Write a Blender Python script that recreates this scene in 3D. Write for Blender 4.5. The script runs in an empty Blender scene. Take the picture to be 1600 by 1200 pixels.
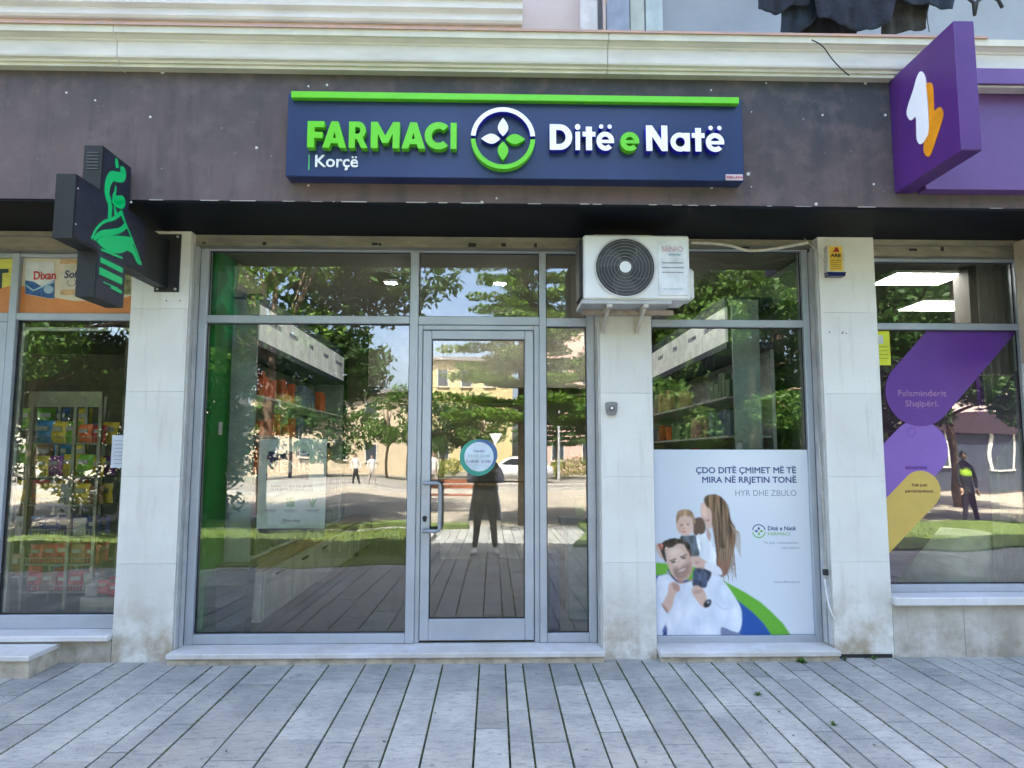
import bpy, math, random
import numpy as np
from mathutils import Vector, Matrix, Euler
R = math.radians
random.seed(7)
rng = np.random.default_rng(7)
scene = bpy.context.scene
col = scene.collection

# ------------------------------------------------------------------ camera, sky, sun, exposure
FPX, CW, CH = 1100.0, 1600, 1200
PITCH, YAW, ROLL = R(5.706), R(1.45), R(0.0575)
CAM = Vector((0, -5.15, 1.47))
FWD = Vector((math.sin(YAW)*math.cos(PITCH), math.cos(YAW)*math.cos(PITCH), math.sin(PITCH)))
_r = Vector((math.cos(YAW), -math.sin(YAW), 0)); _u = _r.cross(FWD)
RGT = math.cos(ROLL)*_r + math.sin(ROLL)*_u
UPV = -math.sin(ROLL)*_r + math.cos(ROLL)*_u
cd = bpy.data.cameras.new('camera'); cam = bpy.data.objects.new('camera', cd); col.objects.link(cam)
cam.matrix_world = Matrix(((RGT.x, UPV.x, -FWD.x, CAM.x), (RGT.y, UPV.y, -FWD.y, CAM.y), (RGT.z, UPV.z, -FWD.z, CAM.z), (0, 0, 0, 1)))
cd.sensor_width = 36; cd.lens = FPX/CW*36; cd.clip_end = 2000; cd.clip_start = 0.02
scene.camera = cam

SUN_EL, SUN_AZ = R(61), R(-14)          # the sun stands behind the building
w = bpy.data.worlds.new('World'); scene.world = w; w.use_nodes = True
nt = w.node_tree; bg = nt.nodes['Background']
sky = nt.nodes.new('ShaderNodeTexSky'); sky.sky_type = 'NISHITA'; sky.sun_disc = False
sky.sun_elevation = SUN_EL; sky.sun_rotation = SUN_AZ; sky.air_density = .85; sky.dust_density = 4.6; sky.ozone_density = 1.0
nt.links.new(sky.outputs[0], bg.inputs[0]); bg.inputs[1].default_value = 0.15
sl = bpy.data.lights.new('sun', 'SUN'); sl.energy = 4.8; sl.angle = R(0.5); sl.color = (1, .955, .88)
so = bpy.data.objects.new('sun', sl); col.objects.link(so)
S = Vector((math.sin(SUN_AZ)*math.cos(SUN_EL), math.cos(SUN_AZ)*math.cos(SUN_EL), math.sin(SUN_EL)))
so.rotation_euler = (-S).to_track_quat('-Z', 'Y').to_euler(); so.location = (0, 20, 40)
vs = scene.view_settings
vs.view_transform = 'Standard'; vs.look = 'None'; vs.gamma = 1; vs.use_curve_mapping = False; vs.exposure = 3.3
cy = scene.cycles
cy.use_denoising = True
try: cy.denoiser = 'OPENIMAGEDENOISE'
except Exception: pass
cy.max_bounces = 8; cy.transparent_max_bounces = 24; cy.caustics_reflective = False; cy.caustics_refractive = False
cy.sample_clamp_indirect = 8

def at(u, v, yp):
    """point of the vertical plane y = yp seen at photo pixel (u, v)"""
    d = FWD*FPX + RGT*(u-800) + UPV*(600-v)
    return CAM + d*((yp-CAM.y)/d.y)
def atx(u, v, xp):
    d = FWD*FPX + RGT*(u-800) + UPV*(600-v)
    return CAM + d*((xp-CAM.x)/d.x)

# ------------------------------------------------------------------ materials
MATS = {}
def M(name, c, rough=.6, metal=0., var=.12, scale=6., c2=None, bump=0., bscale=60., spec=.5, rand=0., island=0., emit=0., stretch=(1,1,1), detail=4., coat=0.):
    if name in MATS: return MATS[name]
    m = bpy.data.materials.new(name); m.use_nodes = True; t = m.node_tree; N = t.nodes; L = t.links
    p = N['Principled BSDF']; p.inputs['Roughness'].default_value = rough; p.inputs['Metallic'].default_value = metal
    p.inputs['Specular IOR Level'].default_value = spec
    if coat: p.inputs['Coat Weight'].default_value = coat
    c = tuple(c)
    if c2 is None: c2 = tuple(min(1, x*(1-var*2.2)) for x in c); c1 = tuple(min(1, x*(1+var*.6)) for x in c)
    else: c1 = c
    tc = N.new('ShaderNodeTexCoord'); mp = N.new('ShaderNodeMapping'); L.new(tc.outputs['Object'], mp.inputs[0]); mp.inputs['Scale'].default_value = stretch
    nz = N.new('ShaderNodeTexNoise'); nz.inputs['Scale'].default_value = scale; nz.inputs['Detail'].default_value = detail; nz.inputs['Roughness'].default_value = .62
    L.new(mp.outputs[0], nz.inputs['Vector'])
    rmp = N.new('ShaderNodeMapRange'); rmp.inputs[1].default_value = .33; rmp.inputs[2].default_value = .68
    L.new(nz.outputs[0], rmp.inputs[0])
    mx = N.new('ShaderNodeMix'); mx.data_type = 'RGBA'; mx.inputs[6].default_value = (*c1, 1); mx.inputs[7].default_value = (*c2, 1)
    L.new(rmp.outputs[0], mx.inputs[0]); out = mx.outputs[2]
    if rand or island:
        hs = N.new('ShaderNodeHueSaturation'); mr = N.new('ShaderNodeMapRange'); a = rand or island
        mr.inputs[3].default_value = 1-a; mr.inputs[4].default_value = 1+a
        if island:
            g = N.new('ShaderNodeNewGeometry'); src = g.outputs['Random Per Island']
        else:
            g = N.new('ShaderNodeObjectInfo'); src = g.outputs['Random']
        L.new(src, mr.inputs[0]); L.new(mr.outputs[0], hs.inputs['Value']); L.new(out, hs.inputs['Color']); out = hs.outputs[0]
    L.new(out, p.inputs['Base Color'])
    if emit:
        L.new(out, p.inputs['Emission Color']); p.inputs['Emission Strength'].default_value = emit
    if bump:
        b = N.new('ShaderNodeBump'); b.inputs['Strength'].default_value = bump; b.inputs['Distance'].default_value = .01
        n2 = N.new('ShaderNodeTexNoise'); n2.inputs['Scale'].default_value = bscale; n2.inputs['Detail'].default_value = 5
        L.new(tc.outputs['Object'], n2.inputs['Vector']); L.new(n2.outputs[0], b.inputs['Height']); L.new(b.outputs[0], p.inputs['Normal'])
    MATS[name] = m
    m['p'] = 1
    return m

def stone_mat(name, base, dark, stain=None, stain_z=.5, stain_amt=.6, speck=.5, rand=.05):
    """limestone cladding: fine specks, soft clouds, brown splash stains towards the foot (dirt)"""
    m = bpy.data.materials.new(name); m.use_nodes = True; t = m.node_tree; N = t.nodes; L = t.links; p = N['Principled BSDF']
    p.inputs['Roughness'].default_value = .62; p.inputs['Specular IOR Level'].default_value = .3
    tc = N.new('ShaderNodeTexCoord')
    def noise(s, d=4, r=.6, st=None):
        n = N.new('ShaderNodeTexNoise'); n.inputs['Scale'].default_value = s; n.inputs['Detail'].default_value = d; n.inputs['Roughness'].default_value = r
        if st:
            mp = N.new('ShaderNodeMapping'); mp.inputs['Scale'].default_value = st; L.new(tc.outputs['Object'], mp.inputs[0]); L.new(mp.outputs[0], n.inputs['Vector'])
        else: L.new(tc.outputs['Object'], n.inputs['Vector'])
        return n.outputs[0]
    def rng_(s, a, b, c=0, d=1):
        r = N.new('ShaderNodeMapRange'); L.new(s, r.inputs[0]); r.inputs[1].default_value = a; r.inputs[2].default_value = b; r.inputs[3].default_value = c; r.inputs[4].default_value = d; return r.outputs[0]
    def mix(f, a, b):
        x = N.new('ShaderNodeMix'); x.data_type = 'RGBA'
        if isinstance(f, float): x.inputs[0].default_value = f
        else: L.new(f, x.inputs[0])
        for i, q in ((6, a), (7, b)):
            if isinstance(q, tuple): x.inputs[i].default_value = (*q, 1)
            else: L.new(q, x.inputs[i])
        return x.outputs[2]
    def mul(a, b):
        x = N.new('ShaderNodeMath'); x.operation = 'MULTIPLY'
        for i, q in ((0, a), (1, b)):
            if isinstance(q, (int, float)): x.inputs[i].default_value = q
            else: L.new(q, x.inputs[i])
        return x.outputs[0]
    c = mix(rng_(noise(2.2), .35, .7), base, dark)
    c = mix(mul(rng_(noise(90, 3, .7), .6, .75), speck), c, tuple(x*.42 for x in base))
    c = mix(mul(rng_(noise(26, 4, .7), .62, .72), speck*.8), c, tuple(x*.55 for x in base))
    if stain:
        sx = N.new('ShaderNodeSeparateXYZ'); L.new(tc.outputs['Object'], sx.inputs[0])
        zf = rng_(sx.outputs[2], 0.03, stain_z, 1, 0)
        st = mul(zf, rng_(noise(5, 5, .65), .38, .62))
        c = mix(mul(st, stain_amt), c, stain)
        c = mix(mul(rng_(noise(3, 4, .6, (6, 6, .5)), .55, .8), .25), c, tuple(x*.7 for x in stain))
    oi = N.new('ShaderNodeObjectInfo'); hs = N.new('ShaderNodeHueSaturation'); L.new(rng_(oi.outputs['Random'], 0, 1, 1-rand, 1+rand), hs.inputs['Value'])
    L.new(c, hs.inputs['Color']); L.new(hs.outputs[0], p.inputs['Base Color'])
    b = N.new('ShaderNodeBump'); b.inputs['Strength'].default_value = .25; b.inputs['Distance'].default_value = .004
    L.new(noise(120, 4, .6), b.inputs['Height']); L.new(b.outputs[0], p.inputs['Normal'])
    return m

def paving_mat(name, rand=.16, island=False):
    """grey limestone setts: cloudy tone, short dark veins along the cut, worn pale patches, gum and rust spots"""
    m = bpy.data.materials.new(name); m.use_nodes = True; t = m.node_tree; N = t.nodes; L = t.links; p = N['Principled BSDF']
    p.inputs['Roughness'].default_value = .7; p.inputs['Specular IOR Level'].default_value = .35
    tc = N.new('ShaderNodeTexCoord')
    def nz(s, d=4, r=.6, st=(1, 1, 1)):
        n = N.new('ShaderNodeTexNoise'); n.inputs['Scale'].default_value = s; n.inputs['Detail'].default_value = d; n.inputs['Roughness'].default_value = r
        mp = N.new('ShaderNodeMapping'); mp.inputs['Scale'].default_value = st; L.new(tc.outputs['Object'], mp.inputs[0]); L.new(mp.outputs[0], n.inputs['Vector']); return n.outputs[0]
    def mr(s, a, b, c=0., d=1.):
        r = N.new('ShaderNodeMapRange'); L.new(s, r.inputs[0]); r.inputs[1].default_value = a; r.inputs[2].default_value = b; r.inputs[3].default_value = c; r.inputs[4].default_value = d; return r.outputs[0]
    def mix(f, a, b):
        x = N.new('ShaderNodeMix'); x.data_type = 'RGBA'; L.new(f, x.inputs[0])
        for i, q in ((6, a), (7, b)):
            if isinstance(q, tuple): x.inputs[i].default_value = (*q, 1)
            else: L.new(q, x.inputs[i])
        return x.outputs[2]
    c = mix(mr(nz(3.0), .35, .65), (.345, .345, .315), (.235, .242, .232))
    c = mix(mr(nz(22, 5, .7, (.6, 1.6, 1)), .50, .68, 0, .75), c, (.145, .155, .16))
    c = mix(mr(nz(55, 4, .75), .55, .70, 0, .6), c, (.42, .43, .41))
    c = mix(mr(nz(80, 3, .8), .62, .72, 0, .7), c, (.10, .105, .11))
    c = mix(mr(nz(1.7, 4, .6), .62, .74, 0, .5), c, (.30, .25, .20))
    c = mix(mr(nz(9, 2, .4), .73, .76, 0, .55), c, (.12, .12, .125))
    hs = N.new('ShaderNodeHueSaturation')
    g = N.new('ShaderNodeNewGeometry') if island else N.new('ShaderNodeObjectInfo')
    L.new(mr(g.outputs['Random Per Island' if island else 'Random'], 0, 1, 1-rand, 1+rand), hs.inputs['Value']); L.new(c, hs.inputs['Color']); L.new(hs.outputs[0], p.inputs['Base Color'])
    b = N.new('ShaderNodeBump'); b.inputs['Strength'].default_value = .5; b.inputs['Distance'].default_value = .003; L.new(nz(70, 5, .7), b.inputs['Height']); L.new(b.outputs[0], p.inputs['Normal'])
    return m

def glass_mat(name, face=.10, tint=(.965, .985, .975), wav=.35, seed=0., spx=0.):
    m = bpy.data.materials.new(name); m.use_nodes = True; t = m.node_tree; N = t.nodes; L = t.links
    N.remove(N['Principled BSDF']); o = N['Material Output']
    tr = N.new('ShaderNodeBsdfTransparent'); tr.inputs[0].default_value = (*tint, 1)
    gl = N.new('ShaderNodeBsdfGlossy'); gl.inputs['Roughness'].default_value = 0.0; gl.inputs[0].default_value = (1, 1, 1, 1)
    lw = N.new('ShaderNodeFresnel'); lw.inputs[0].default_value = 1.5
    ad = N.new('ShaderNodeMath'); ad.operation = 'MULTIPLY_ADD'; ad.inputs[1].default_value = .9; ad.inputs[2].default_value = face-.036
    L.new(lw.outputs[0], ad.inputs[0])
    tc = N.new('ShaderNodeTexCoord'); mp = N.new('ShaderNodeMapping'); mp.inputs['Location'].default_value = (seed, seed*.7, 0); L.new(tc.outputs['Object'], mp.inputs[0])
    n = N.new('ShaderNodeTexNoise'); n.inputs['Scale'].default_value = 1.6; n.inputs['Detail'].default_value = .8; L.new(mp.outputs[0], n.inputs['Vector'])
    b = N.new('ShaderNodeBump'); b.inputs['Strength'].default_value = wav; b.inputs['Distance'].default_value = .012
    L.new(n.outputs[0], b.inputs['Height']); L.new(b.outputs[0], gl.inputs['Normal'])
    mx = N.new('ShaderNodeMixShader'); L.new(ad.outputs[0], mx.inputs[0]); L.new(tr.outputs[0], mx.inputs[1]); L.new(gl.outputs[0], mx.inputs[2])
    L.new(mx.outputs[0], o.inputs[0]); return m

def leaf_mat(name, c, c2):
    m = bpy.data.materials.new(name); m.use_nodes = True; t = m.node_tree; N = t.nodes; L = t.links
    p = N['Principled BSDF']; p.inputs['Roughness'].default_value = .55; p.inputs['Specular IOR Level'].default_value = .3
    g = N.new('ShaderNodeNewGeometry'); mx = N.new('ShaderNodeMix'); mx.data_type = 'RGBA'; mx.inputs[6].default_value = (*c, 1); mx.inputs[7].default_value = (*c2, 1)
    L.new(g.outputs['Random Per Island'], mx.inputs[0]); L.new(mx.outputs[2], p.inputs['Base Color'])
    tl = N.new('ShaderNodeBsdfTranslucent'); L.new(mx.outputs[2], tl.inputs[0])
    ms = N.new('ShaderNodeMixShader'); ms.inputs[0].default_value = .35
    L.new(p.outputs[0], ms.inputs[1]); L.new(tl.outputs[0], ms.inputs[2]); L.new(ms.outputs[0], N['Material Output'].inputs[0]); return m

def emit_mat(name, c, s):
    m = bpy.data.materials.new(name); m.use_nodes = True; p = m.node_tree.nodes['Principled BSDF']
    p.inputs['Base Color'].default_value = (*c, 1); p.inputs['Emission Color'].default_value = (*c, 1); p.inputs['Emission Strength'].default_value = s
    return m

# ------------------------------------------------------------------ geometry helpers
class MB:
    def __init__(s): s.v = []; s.f = []; s.m = []; s.mi = 0; s.sm = []
    def add(s, vs, fs, smooth=False):
        b = len(s.v); s.v += [tuple(v) for v in vs]
        for f in fs: s.f.append(tuple(i+b for i in f)); s.m.append(s.mi); s.sm.append(smooth)
        return s
    def box(s, x0, x1, y0, y1, z0, z1, bev=0.):
        if bev > 0:
            bev = min(bev, abs(x1-x0)*.3, abs(y1-y0)*.3, abs(z1-z0)*.3)
            vs = []; xs = (x0, x1); ys = (y0, y1); zs = (z0, z1); idx = {}
            for i in (0, 1):
                for j in (0, 1):
                    for k in (0, 1):
                        sx, sy, sz = (1-2*i)*bev, (1-2*j)*bev, (1-2*k)*bev
                        for a, d in enumerate(((0, sy, sz), (sx, 0, sz), (sx, sy, 0))):
                            idx[(i, j, k, a)] = len(vs); vs.append((xs[i]+d[0], ys[j]+d[1], zs[k]+d[2]))
            fs = []
            q = lambda *t: fs.append([idx[x] for x in t])
            for i in (0, 1):
                q((i,0,0,0),(i,1,0,0),(i,1,1,0),(i,0,1,0)); q((0,i,0,1),(1,i,0,1),(1,i,1,1),(0,i,1,1)); q((0,0,i,2),(1,0,i,2),(1,1,i,2),(0,1,i,2))
            for a in (0, 1):
                for b in (0, 1):
                    q((0,a,b,1),(1,a,b,1),(1,a,b,2),(0,a,b,2)); q((a,0,b,0),(a,1,b,0),(a,1,b,2),(a,0,b,2)); q((a,b,0,0),(a,b,1,0),(a,b,1,1),(a,b,0,1))
            for i in (0, 1):
                for j in (0, 1):
                    for k in (0, 1): q((i,j,k,0),(i,j,k,1),(i,j,k,2))
            return s.add(vs, fs)
        v = [(x, y, z) for x in (x0, x1) for y in (y0, y1) for z in (z0, z1)]
        return s.add(v, [(0,1,3,2),(4,6,7,5),(0,4,5,1),(2,3,7,6),(0,2,6,4),(1,5,7,3)])
    def prism(s, pts, axis, a0, a1, smooth=False):
        """closed 2-D outline extruded along axis: 'x' takes (y,z), 'y' takes (x,z), 'z' takes (x,y)"""
        f3 = {'x': lambda p, a: (a, p[0], p[1]), 'y': lambda p, a: (p[0], a, p[1]), 'z': lambda p, a: (p[0], p[1], a)}[axis]
        n = len(pts); vs = [f3(p, a0) for p in pts]+[f3(p, a1) for p in pts]
        return s.add(vs, [tuple(range(n)), tuple(range(2*n-1, n-1, -1))]+[(i, (i+1) % n, n+(i+1) % n, n+i) for i in range(n)], smooth)
    def cyl(s, c, r, axis, a0, a1, n=24, r2=None, smooth=True):
        r2 = r if r2 is None else r2
        f3 = {'x': lambda p, a: (a, p[0], p[1]), 'y': lambda p, a: (p[0], a, p[1]), 'z': lambda p, a: (p[0], p[1], a)}[axis]
        vs = [f3((c[0]+r*math.cos(2*math.pi*i/n), c[1]+r*math.sin(2*math.pi*i/n)), a0) for i in range(n)]
        vs += [f3((c[0]+r2*math.cos(2*math.pi*i/n), c[1]+r2*math.sin(2*math.pi*i/n)), a1) for i in range(n)]
        s.add(vs, [(i, (i+1) % n, n+(i+1) % n, n+i) for i in range(n)], smooth)
        return s.add(vs, [tuple(range(n)), tuple(range(2*n-1, n-1, -1))])
    def ring(s, c, r0, r1, axis, a0, a1, n=48, t0=0., t1=360.):
        f3 = {'x': lambda p, a: (a, p[0], p[1]), 'y': lambda p, a: (p[0], a, p[1]), 'z': lambda p, a: (p[0], p[1], a)}[axis]
        full = abs(t1-t0-360) < 1e-6; k = n if full else n+1; vs = []
        for i in range(k):
            t = R(t0+(t1-t0)*i/n); cs, sn = math.cos(t), math.sin(t)
            for r, a in ((r0, a0), (r1, a0), (r1, a1), (r0, a1)): vs.append(f3((c[0]+r*cs, c[1]+r*sn), a))
        fs = []
        for i in range(n):
            j = (i+1) % k
            for q in range(4): fs.append((i*4+q, i*4+(q+1) % 4, j*4+(q+1) % 4, j*4+q))
        if not full: fs += [(0, 1, 2, 3), ((k-1)*4+3, (k-1)*4+2, (k-1)*4+1, (k-1)*4)]
        return s.add(vs, fs)
    def tube(s, pts, r, n=8, smooth=True):
        pts = [Vector(p) for p in pts]; rs = r if isinstance(r, (list, tuple)) else [r]*len(pts); vs = []
        prev = None
        for i, p in enumerate(pts):
            d = (pts[min(i+1, len(pts)-1)]-pts[max(i-1, 0)]).normalized()
            a = prev if prev is not None else (Vector((0, 0, 1)) if abs(d.z) < .9 else Vector((1, 0, 0)))
            a = (a-d*a.dot(d)).normalized(); prev = a; b = d.cross(a)
            for k in range(n):
                t = 2*math.pi*k/n; vs.append(p+(a*math.cos(t)+b*math.sin(t))*rs[i])
        fs = [(i*n+k, i*n+(k+1) % n, (i+1)*n+(k+1) % n, (i+1)*n+k) for i in range(len(pts)-1) for k in range(n)]
        s.add(vs, fs, smooth)
        return s.add([], [])._caps(len(s.v)-len(vs), len(pts), n)
    def _caps(s, b, k, n):
        s.f.append(tuple(b+i for i in range(n))); s.m.append(s.mi); s.sm.append(False)
        s.f.append(tuple(b+(k-1)*n+i for i in range(n-1, -1, -1))); s.m.append(s.mi); s.sm.append(False); return s
    def ribbon(s, pts, wd, axis, a0, a1):
        """flat stroke of width wd along a 2-D polyline, extruded a0..a1"""
        P = [Vector(p) for p in pts]; ws = wd if isinstance(wd, (list, tuple)) else [wd]*len(P); Lf, Rt = [], []
        for i, p in enumerate(P):
            d = (P[min(i+1, len(P)-1)]-P[max(i-1, 0)]).normalized(); nn = Vector((-d.y, d.x))
            Lf.append(p+nn*ws[i]/2); Rt.append(p-nn*ws[i]/2)
        for i in range(len(P)-1): pass
        n = len(P); f3 = {'x': lambda p, a: (a, p[0], p[1]), 'y': lambda p, a: (p[0], a, p[1]), 'z': lambda p, a: (p[0], p[1], a)}[axis]
        vs = [f3(p, a) for a in (a0, a1) for p in Lf+Rt]; fs = []
        for i in range(n-1):
            fs += [(i, i+1, n+i+1, n+i), (2*n+i, 3*n+i, 3*n+i+1, 2*n+i+1), (i, 2*n+i, 2*n+i+1, i+1), (n+i, n+i+1, 3*n+i+1, 3*n+i)]
        fs += [(0, n, 3*n, 2*n), (n-1, 3*n-1, 4*n-1, 2*n-1)]
        return s.add(vs, fs)
    def build(s, name, mats, parent=None, label=None):
        me = bpy.data.meshes.new(name); me.from_pydata(s.v, [], s.f)
        for m in (mats if isinstance(mats, (list, tuple)) else [mats]): me.materials.append(m)
        me.polygons.foreach_set('material_index', s.m); me.polygons.foreach_set('use_smooth', s.sm)
        bmf = __import__('bmesh'); bm = bmf.new(); bm.from_mesh(me); bmf.ops.recalc_face_normals(bm, faces=bm.faces); bm.to_mesh(me); bm.free()
        me.update(); return link(name, me, parent, label)

def link(name, me, parent=None, label=None):
    o = bpy.data.objects.new(name, me); col.objects.link(o)
    if parent is not None: o.parent = parent
    if label: o['label'] = label
    return o
def thing(name, label, cat, loc=(0, 0, 0), group=None):
    o = bpy.data.objects.new(name, None); col.objects.link(o); o.location = loc; o.empty_display_size = .1
    return tag(o, label, cat, group)
def tag(o, label, cat, group=None):
    o['label'] = label; o['category'] = cat
    if group: o['group'] = group
    return o
def struct(o): o['kind'] = 'structure'; return o
def stuff(o): o['kind'] = 'stuff'; return o
def shift(o, base):
    """re-express a mesh built in world coordinates around its thing's base point"""
    o.data.transform(Matrix.Translation(-Vector(base)))
    return o
def copy_tree(o, parent=None):
    c = o.copy(); col.objects.link(c)
    if parent is not None: c.parent = parent
    for ch in list(o.children): copy_tree(ch, c)
    return c
def B(name, x0, x1, y0, y1, z0, z1, m, parent=None, bev=0., label=None):
    return MB().box(x0, x1, y0, y1, z0, z1, bev).build(name, m, parent, label)

def smooth_pts(P, k=6):
    """closed Catmull-Rom curve through P"""
    n = len(P); out = []
    for i in range(n):
        p0, p1, p2, p3 = (Vector(P[(i+j-1) % n][:2]) for j in range(4))
        for q in range(k):
            t = q/k; out.append(tuple(.5*((2*p1)+(p2-p0)*t+(2*p0-5*p1+4*p2-p3)*t*t+(3*p1-p0-3*p2+p3)*t**3)))
    return out

def curve_mesh(name, splines, m, extrude, y, parent=None, axis='y', bevel=0.):
    """filled 2-D outlines (holes allowed) in the x-z plane, front face at y, body behind it"""
    cu = bpy.data.curves.new(name, 'CURVE'); cu.dimensions = '2D'; cu.fill_mode = 'BOTH'; cu.extrude = extrude/2
    if bevel: cu.bevel_depth = bevel; cu.offset = -bevel; cu.bevel_resolution = 1
    for sp in splines:
        s = cu.splines.new('POLY'); s.points.add(len(sp)-1); s.use_cyclic_u = True
        for i, p in enumerate(sp): s.points[i].co = (p[0], p[1], 0, 1)
    return _conv(cu, name, m, Matrix.Translation((0, y+extrude/2+bevel, 0)) @ Matrix.Rotation(math.pi/2, 4, 'X'), parent)
def _conv(cu, name, m, mat, parent):
    t = bpy.data.objects.new('tmp', cu); col.objects.link(t); dg = bpy.context.evaluated_depsgraph_get(); dg.update()
    me = bpy.data.meshes.new_from_object(t.evaluated_get(dg)); bpy.data.objects.remove(t); bpy.data.curves.remove(cu)
    me.transform(mat); me.materials.clear(); me.materials.append(m); me.name = name
    return link(name, me, parent)
def text(body, x, z, y, size, m, parent=None, align='LEFT', off=0., ext=.001, sx=1., name='lettering', rot=0., shear=0., spacing=1.):
    """lettering in the x-z plane facing the street; size = capital height in metres"""
    cu = bpy.data.curves.new('t', 'FONT'); cu.body = body; cu.size = size/.69; cu.align_x = align; cu.extrude = ext/2; cu.offset = min(off, 0)*size; cu.bevel_depth = max(off, 0)*size; cu.bevel_resolution = 0; cu.shear = shear
    cu.space_character = spacing; cu.resolution_u = 3
    mat = Matrix.Translation((x, y+ext/2, z)) @ Matrix.Rotation(math.pi/2, 4, 'X') @ Matrix.Rotation(rot, 4, 'Z') @ Matrix.Diagonal((sx, 1, 1, 1))
    return _conv(cu, name, m, mat, parent)

# palette
ALU = M('aluminium_frame', (.40, .44, .49), .38, .25, var=.06, scale=3)
ALU2 = M('aluminium_guide', (.56, .57, .56), .45, .2, var=.12, scale=4)
DARK = M('black_gasket', (.012, .012, .014), .6)
STONE = stone_mat('limestone_cladding', (.69, .69, .65), (.62, .61, .57), (.30, .24, .15), .60, .95)
PLINTH = stone_mat('limestone_plinth', (.56, .54, .49), (.44, .41, .35), (.26, .23, .17), .75, .85, .5)
MARBLE = stone_mat('marble_sill', (.66, .66, .66), (.56, .55, .53), (.36, .31, .25), .2, .4, .4)
NOSING = M('cream_nosing', (.50, .44, .34), .6, var=.2, scale=10)
WHITEP = M('white_paint', (.78, .78, .76), .45, var=.03)
GREEN = M('sign_green', (.125, .56, .010), .35, var=.03)
NAVY = M('sign_navy', (.014, .032, .115), .32, var=.12, scale=1.5)
WHITE = M('sign_white', (.85, .85, .88), .35, var=.02)
BLUESIDE = M('letter_side_blue', (.012, .012, .45), .4, var=.04)
GLASS = glass_mat('window_glass', .088, wav=.08)
GLASS2 = glass_mat('window_glass_wavy', .088, wav=.30, seed=4.3)
BLACKP = M('black_powder_coat', (.018, .019, .022), .5, var=.2)

# ------------------------------------------------------------------ ground
def gz(y): return .022+max(y, -9)*.019
GRND = M('moss_joint', (.018, .026, .010), .95, c2=(.028, .026, .020), scale=5, bump=.6, bscale=60)
CONC = M('plaza_concrete', (.31, .27, .205), .85, var=.16, scale=.8, bump=.3)
ASPH = M('road_asphalt', (.19, .17, .145), .9, var=.12, scale=.6)
EARTH = M('far_ground', (.22, .21, .16), .95, var=.2, scale=.2)
GRASS = M('lawn_grass', (.115, .165, .030), .9, c2=(.06, .095, .02), scale=3.5, bump=1., bscale=90)
SLAB = paving_mat('grey_paving_stone')
ground = struct(B('ground', -300, 300, -500, 200, -.6, -.19, EARTH))
plaza = struct(B('plaza', -40, 40, -26, -10.8, -.5, -.150, CONC))
road = struct(B('road', -120, 120, -40.5, -26.2, -.5, -.182, ASPH))
MB_ = MB()
for k in range(12): MB_.box(-60+k*10, -55+k*10, -33.4, -33.2, -.181, -.176)
struct(MB_.build('road_marking', WHITEP))
struct(B('kerb', -60, 60, -26.18, -25.95, -.4, -.03, M('kerb_stone', (.4, .39, .36), .8)))
# slabs on the bed: columns run away from the shop front
pav = MB()
pav.add([(-16, .30, gz(.3)-.03), (16, .30, gz(.3)-.03), (16, -9, gz(-9)-.03), (-16, -9, gz(-9)-.03), (16, -10.8, gz(-9)-.03), (-16, -10.8, gz(-9)-.03),
         (-16, .3, -.55), (16, .3, -.55), (16, -10.8, -.55), (-16, -10.8, -.55)],
        [(0, 1, 2, 3), (3, 2, 4, 5), (6, 7, 8, 9), (0, 1, 7, 6), (4, 5, 9, 8)])
pavement = struct(pav.build('pavement', GRND))
seams = [-2.874, -2.633, -2.435, -2.18, -1.93, -1.81, -1.635, -1.38, -1.135, -.886, -.71, -.54, -.35, -.095, .083, .204, .388, .567, .69, .868, 1.046, 1.229, 1.35, 1.528, 1.706, 1.827, 2.006,
         2.16, 2.32, 2.49, 2.66, 2.87, 3.06, 3.23, 3.35, 3.52, 3.68]
x = -2.874
while x > -9: x -= random.choice((.18, .24, .25, .2, .25)); seams.insert(0, x)
x = 3.68
while x < 9: x += random.choice((.18, .24, .17, .2, .25)); seams.append(x)
def slab_top(y): return gz(y)
def slab(mb, x0, x1, y0, y1, dz):
    g = .0052; b = .0022; x0 += g; x1 -= g; y0 += g*.7; y1 -= g*.7; z0, z1 = gz(y0)+dz, gz(y1)+dz
    vs = [(x0, y0, z0-.04), (x1, y0, z0-.04), (x1, y1, z1-.04), (x0, y1, z1-.04),
          (x0, y0, z0-b), (x1, y0, z0-b), (x1, y1, z1-b), (x0, y1, z1-b),
          (x0+b, y0+b, z0), (x1-b, y0+b, z0), (x1-b, y1-b, z1), (x0+b, y1-b, z1)]
    fs = [(8, 9, 10, 11)]
    for a, c in ((0, 4), (4, 8)):
        for i in range(4): j = (i+1) % 4; fs.append((a+i, a+j, c+j, c+i))
    mb.add(vs, fs)
far = MB(); nslab = 0
for i in range(len(seams)-1):
    x0, x1 = seams[i], seams[i+1]; y1 = .12 - random.random()*.5; first = True
    y = .28
    while y > -10.75:
        L = random.uniform(.42, .95) if not first else random.uniform(.5, .95)
        first = False; yn = max(y-L, -10.78)
        if y - yn < .1: break
        inview = yn < .0 and y > -2.1 and abs((x0+x1)/2) < 4.0
        if inview and nslab < 300:
            nslab += 1; mb = MB(); slab(mb, x0, x1, yn, y, random.uniform(-.002, .002)); mb.build('paving_slab', SLAB, pavement)
        else: slab(far, x0, x1, yn, y, random.uniform(-.002, .002))
        y = yn
FARSLAB = paving_mat('grey_paving_stone_far', island=True)
stuff(far.build('paving_slab', FARSLAB, pavement, 'grey paving slabs further out across the pavement'))
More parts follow.
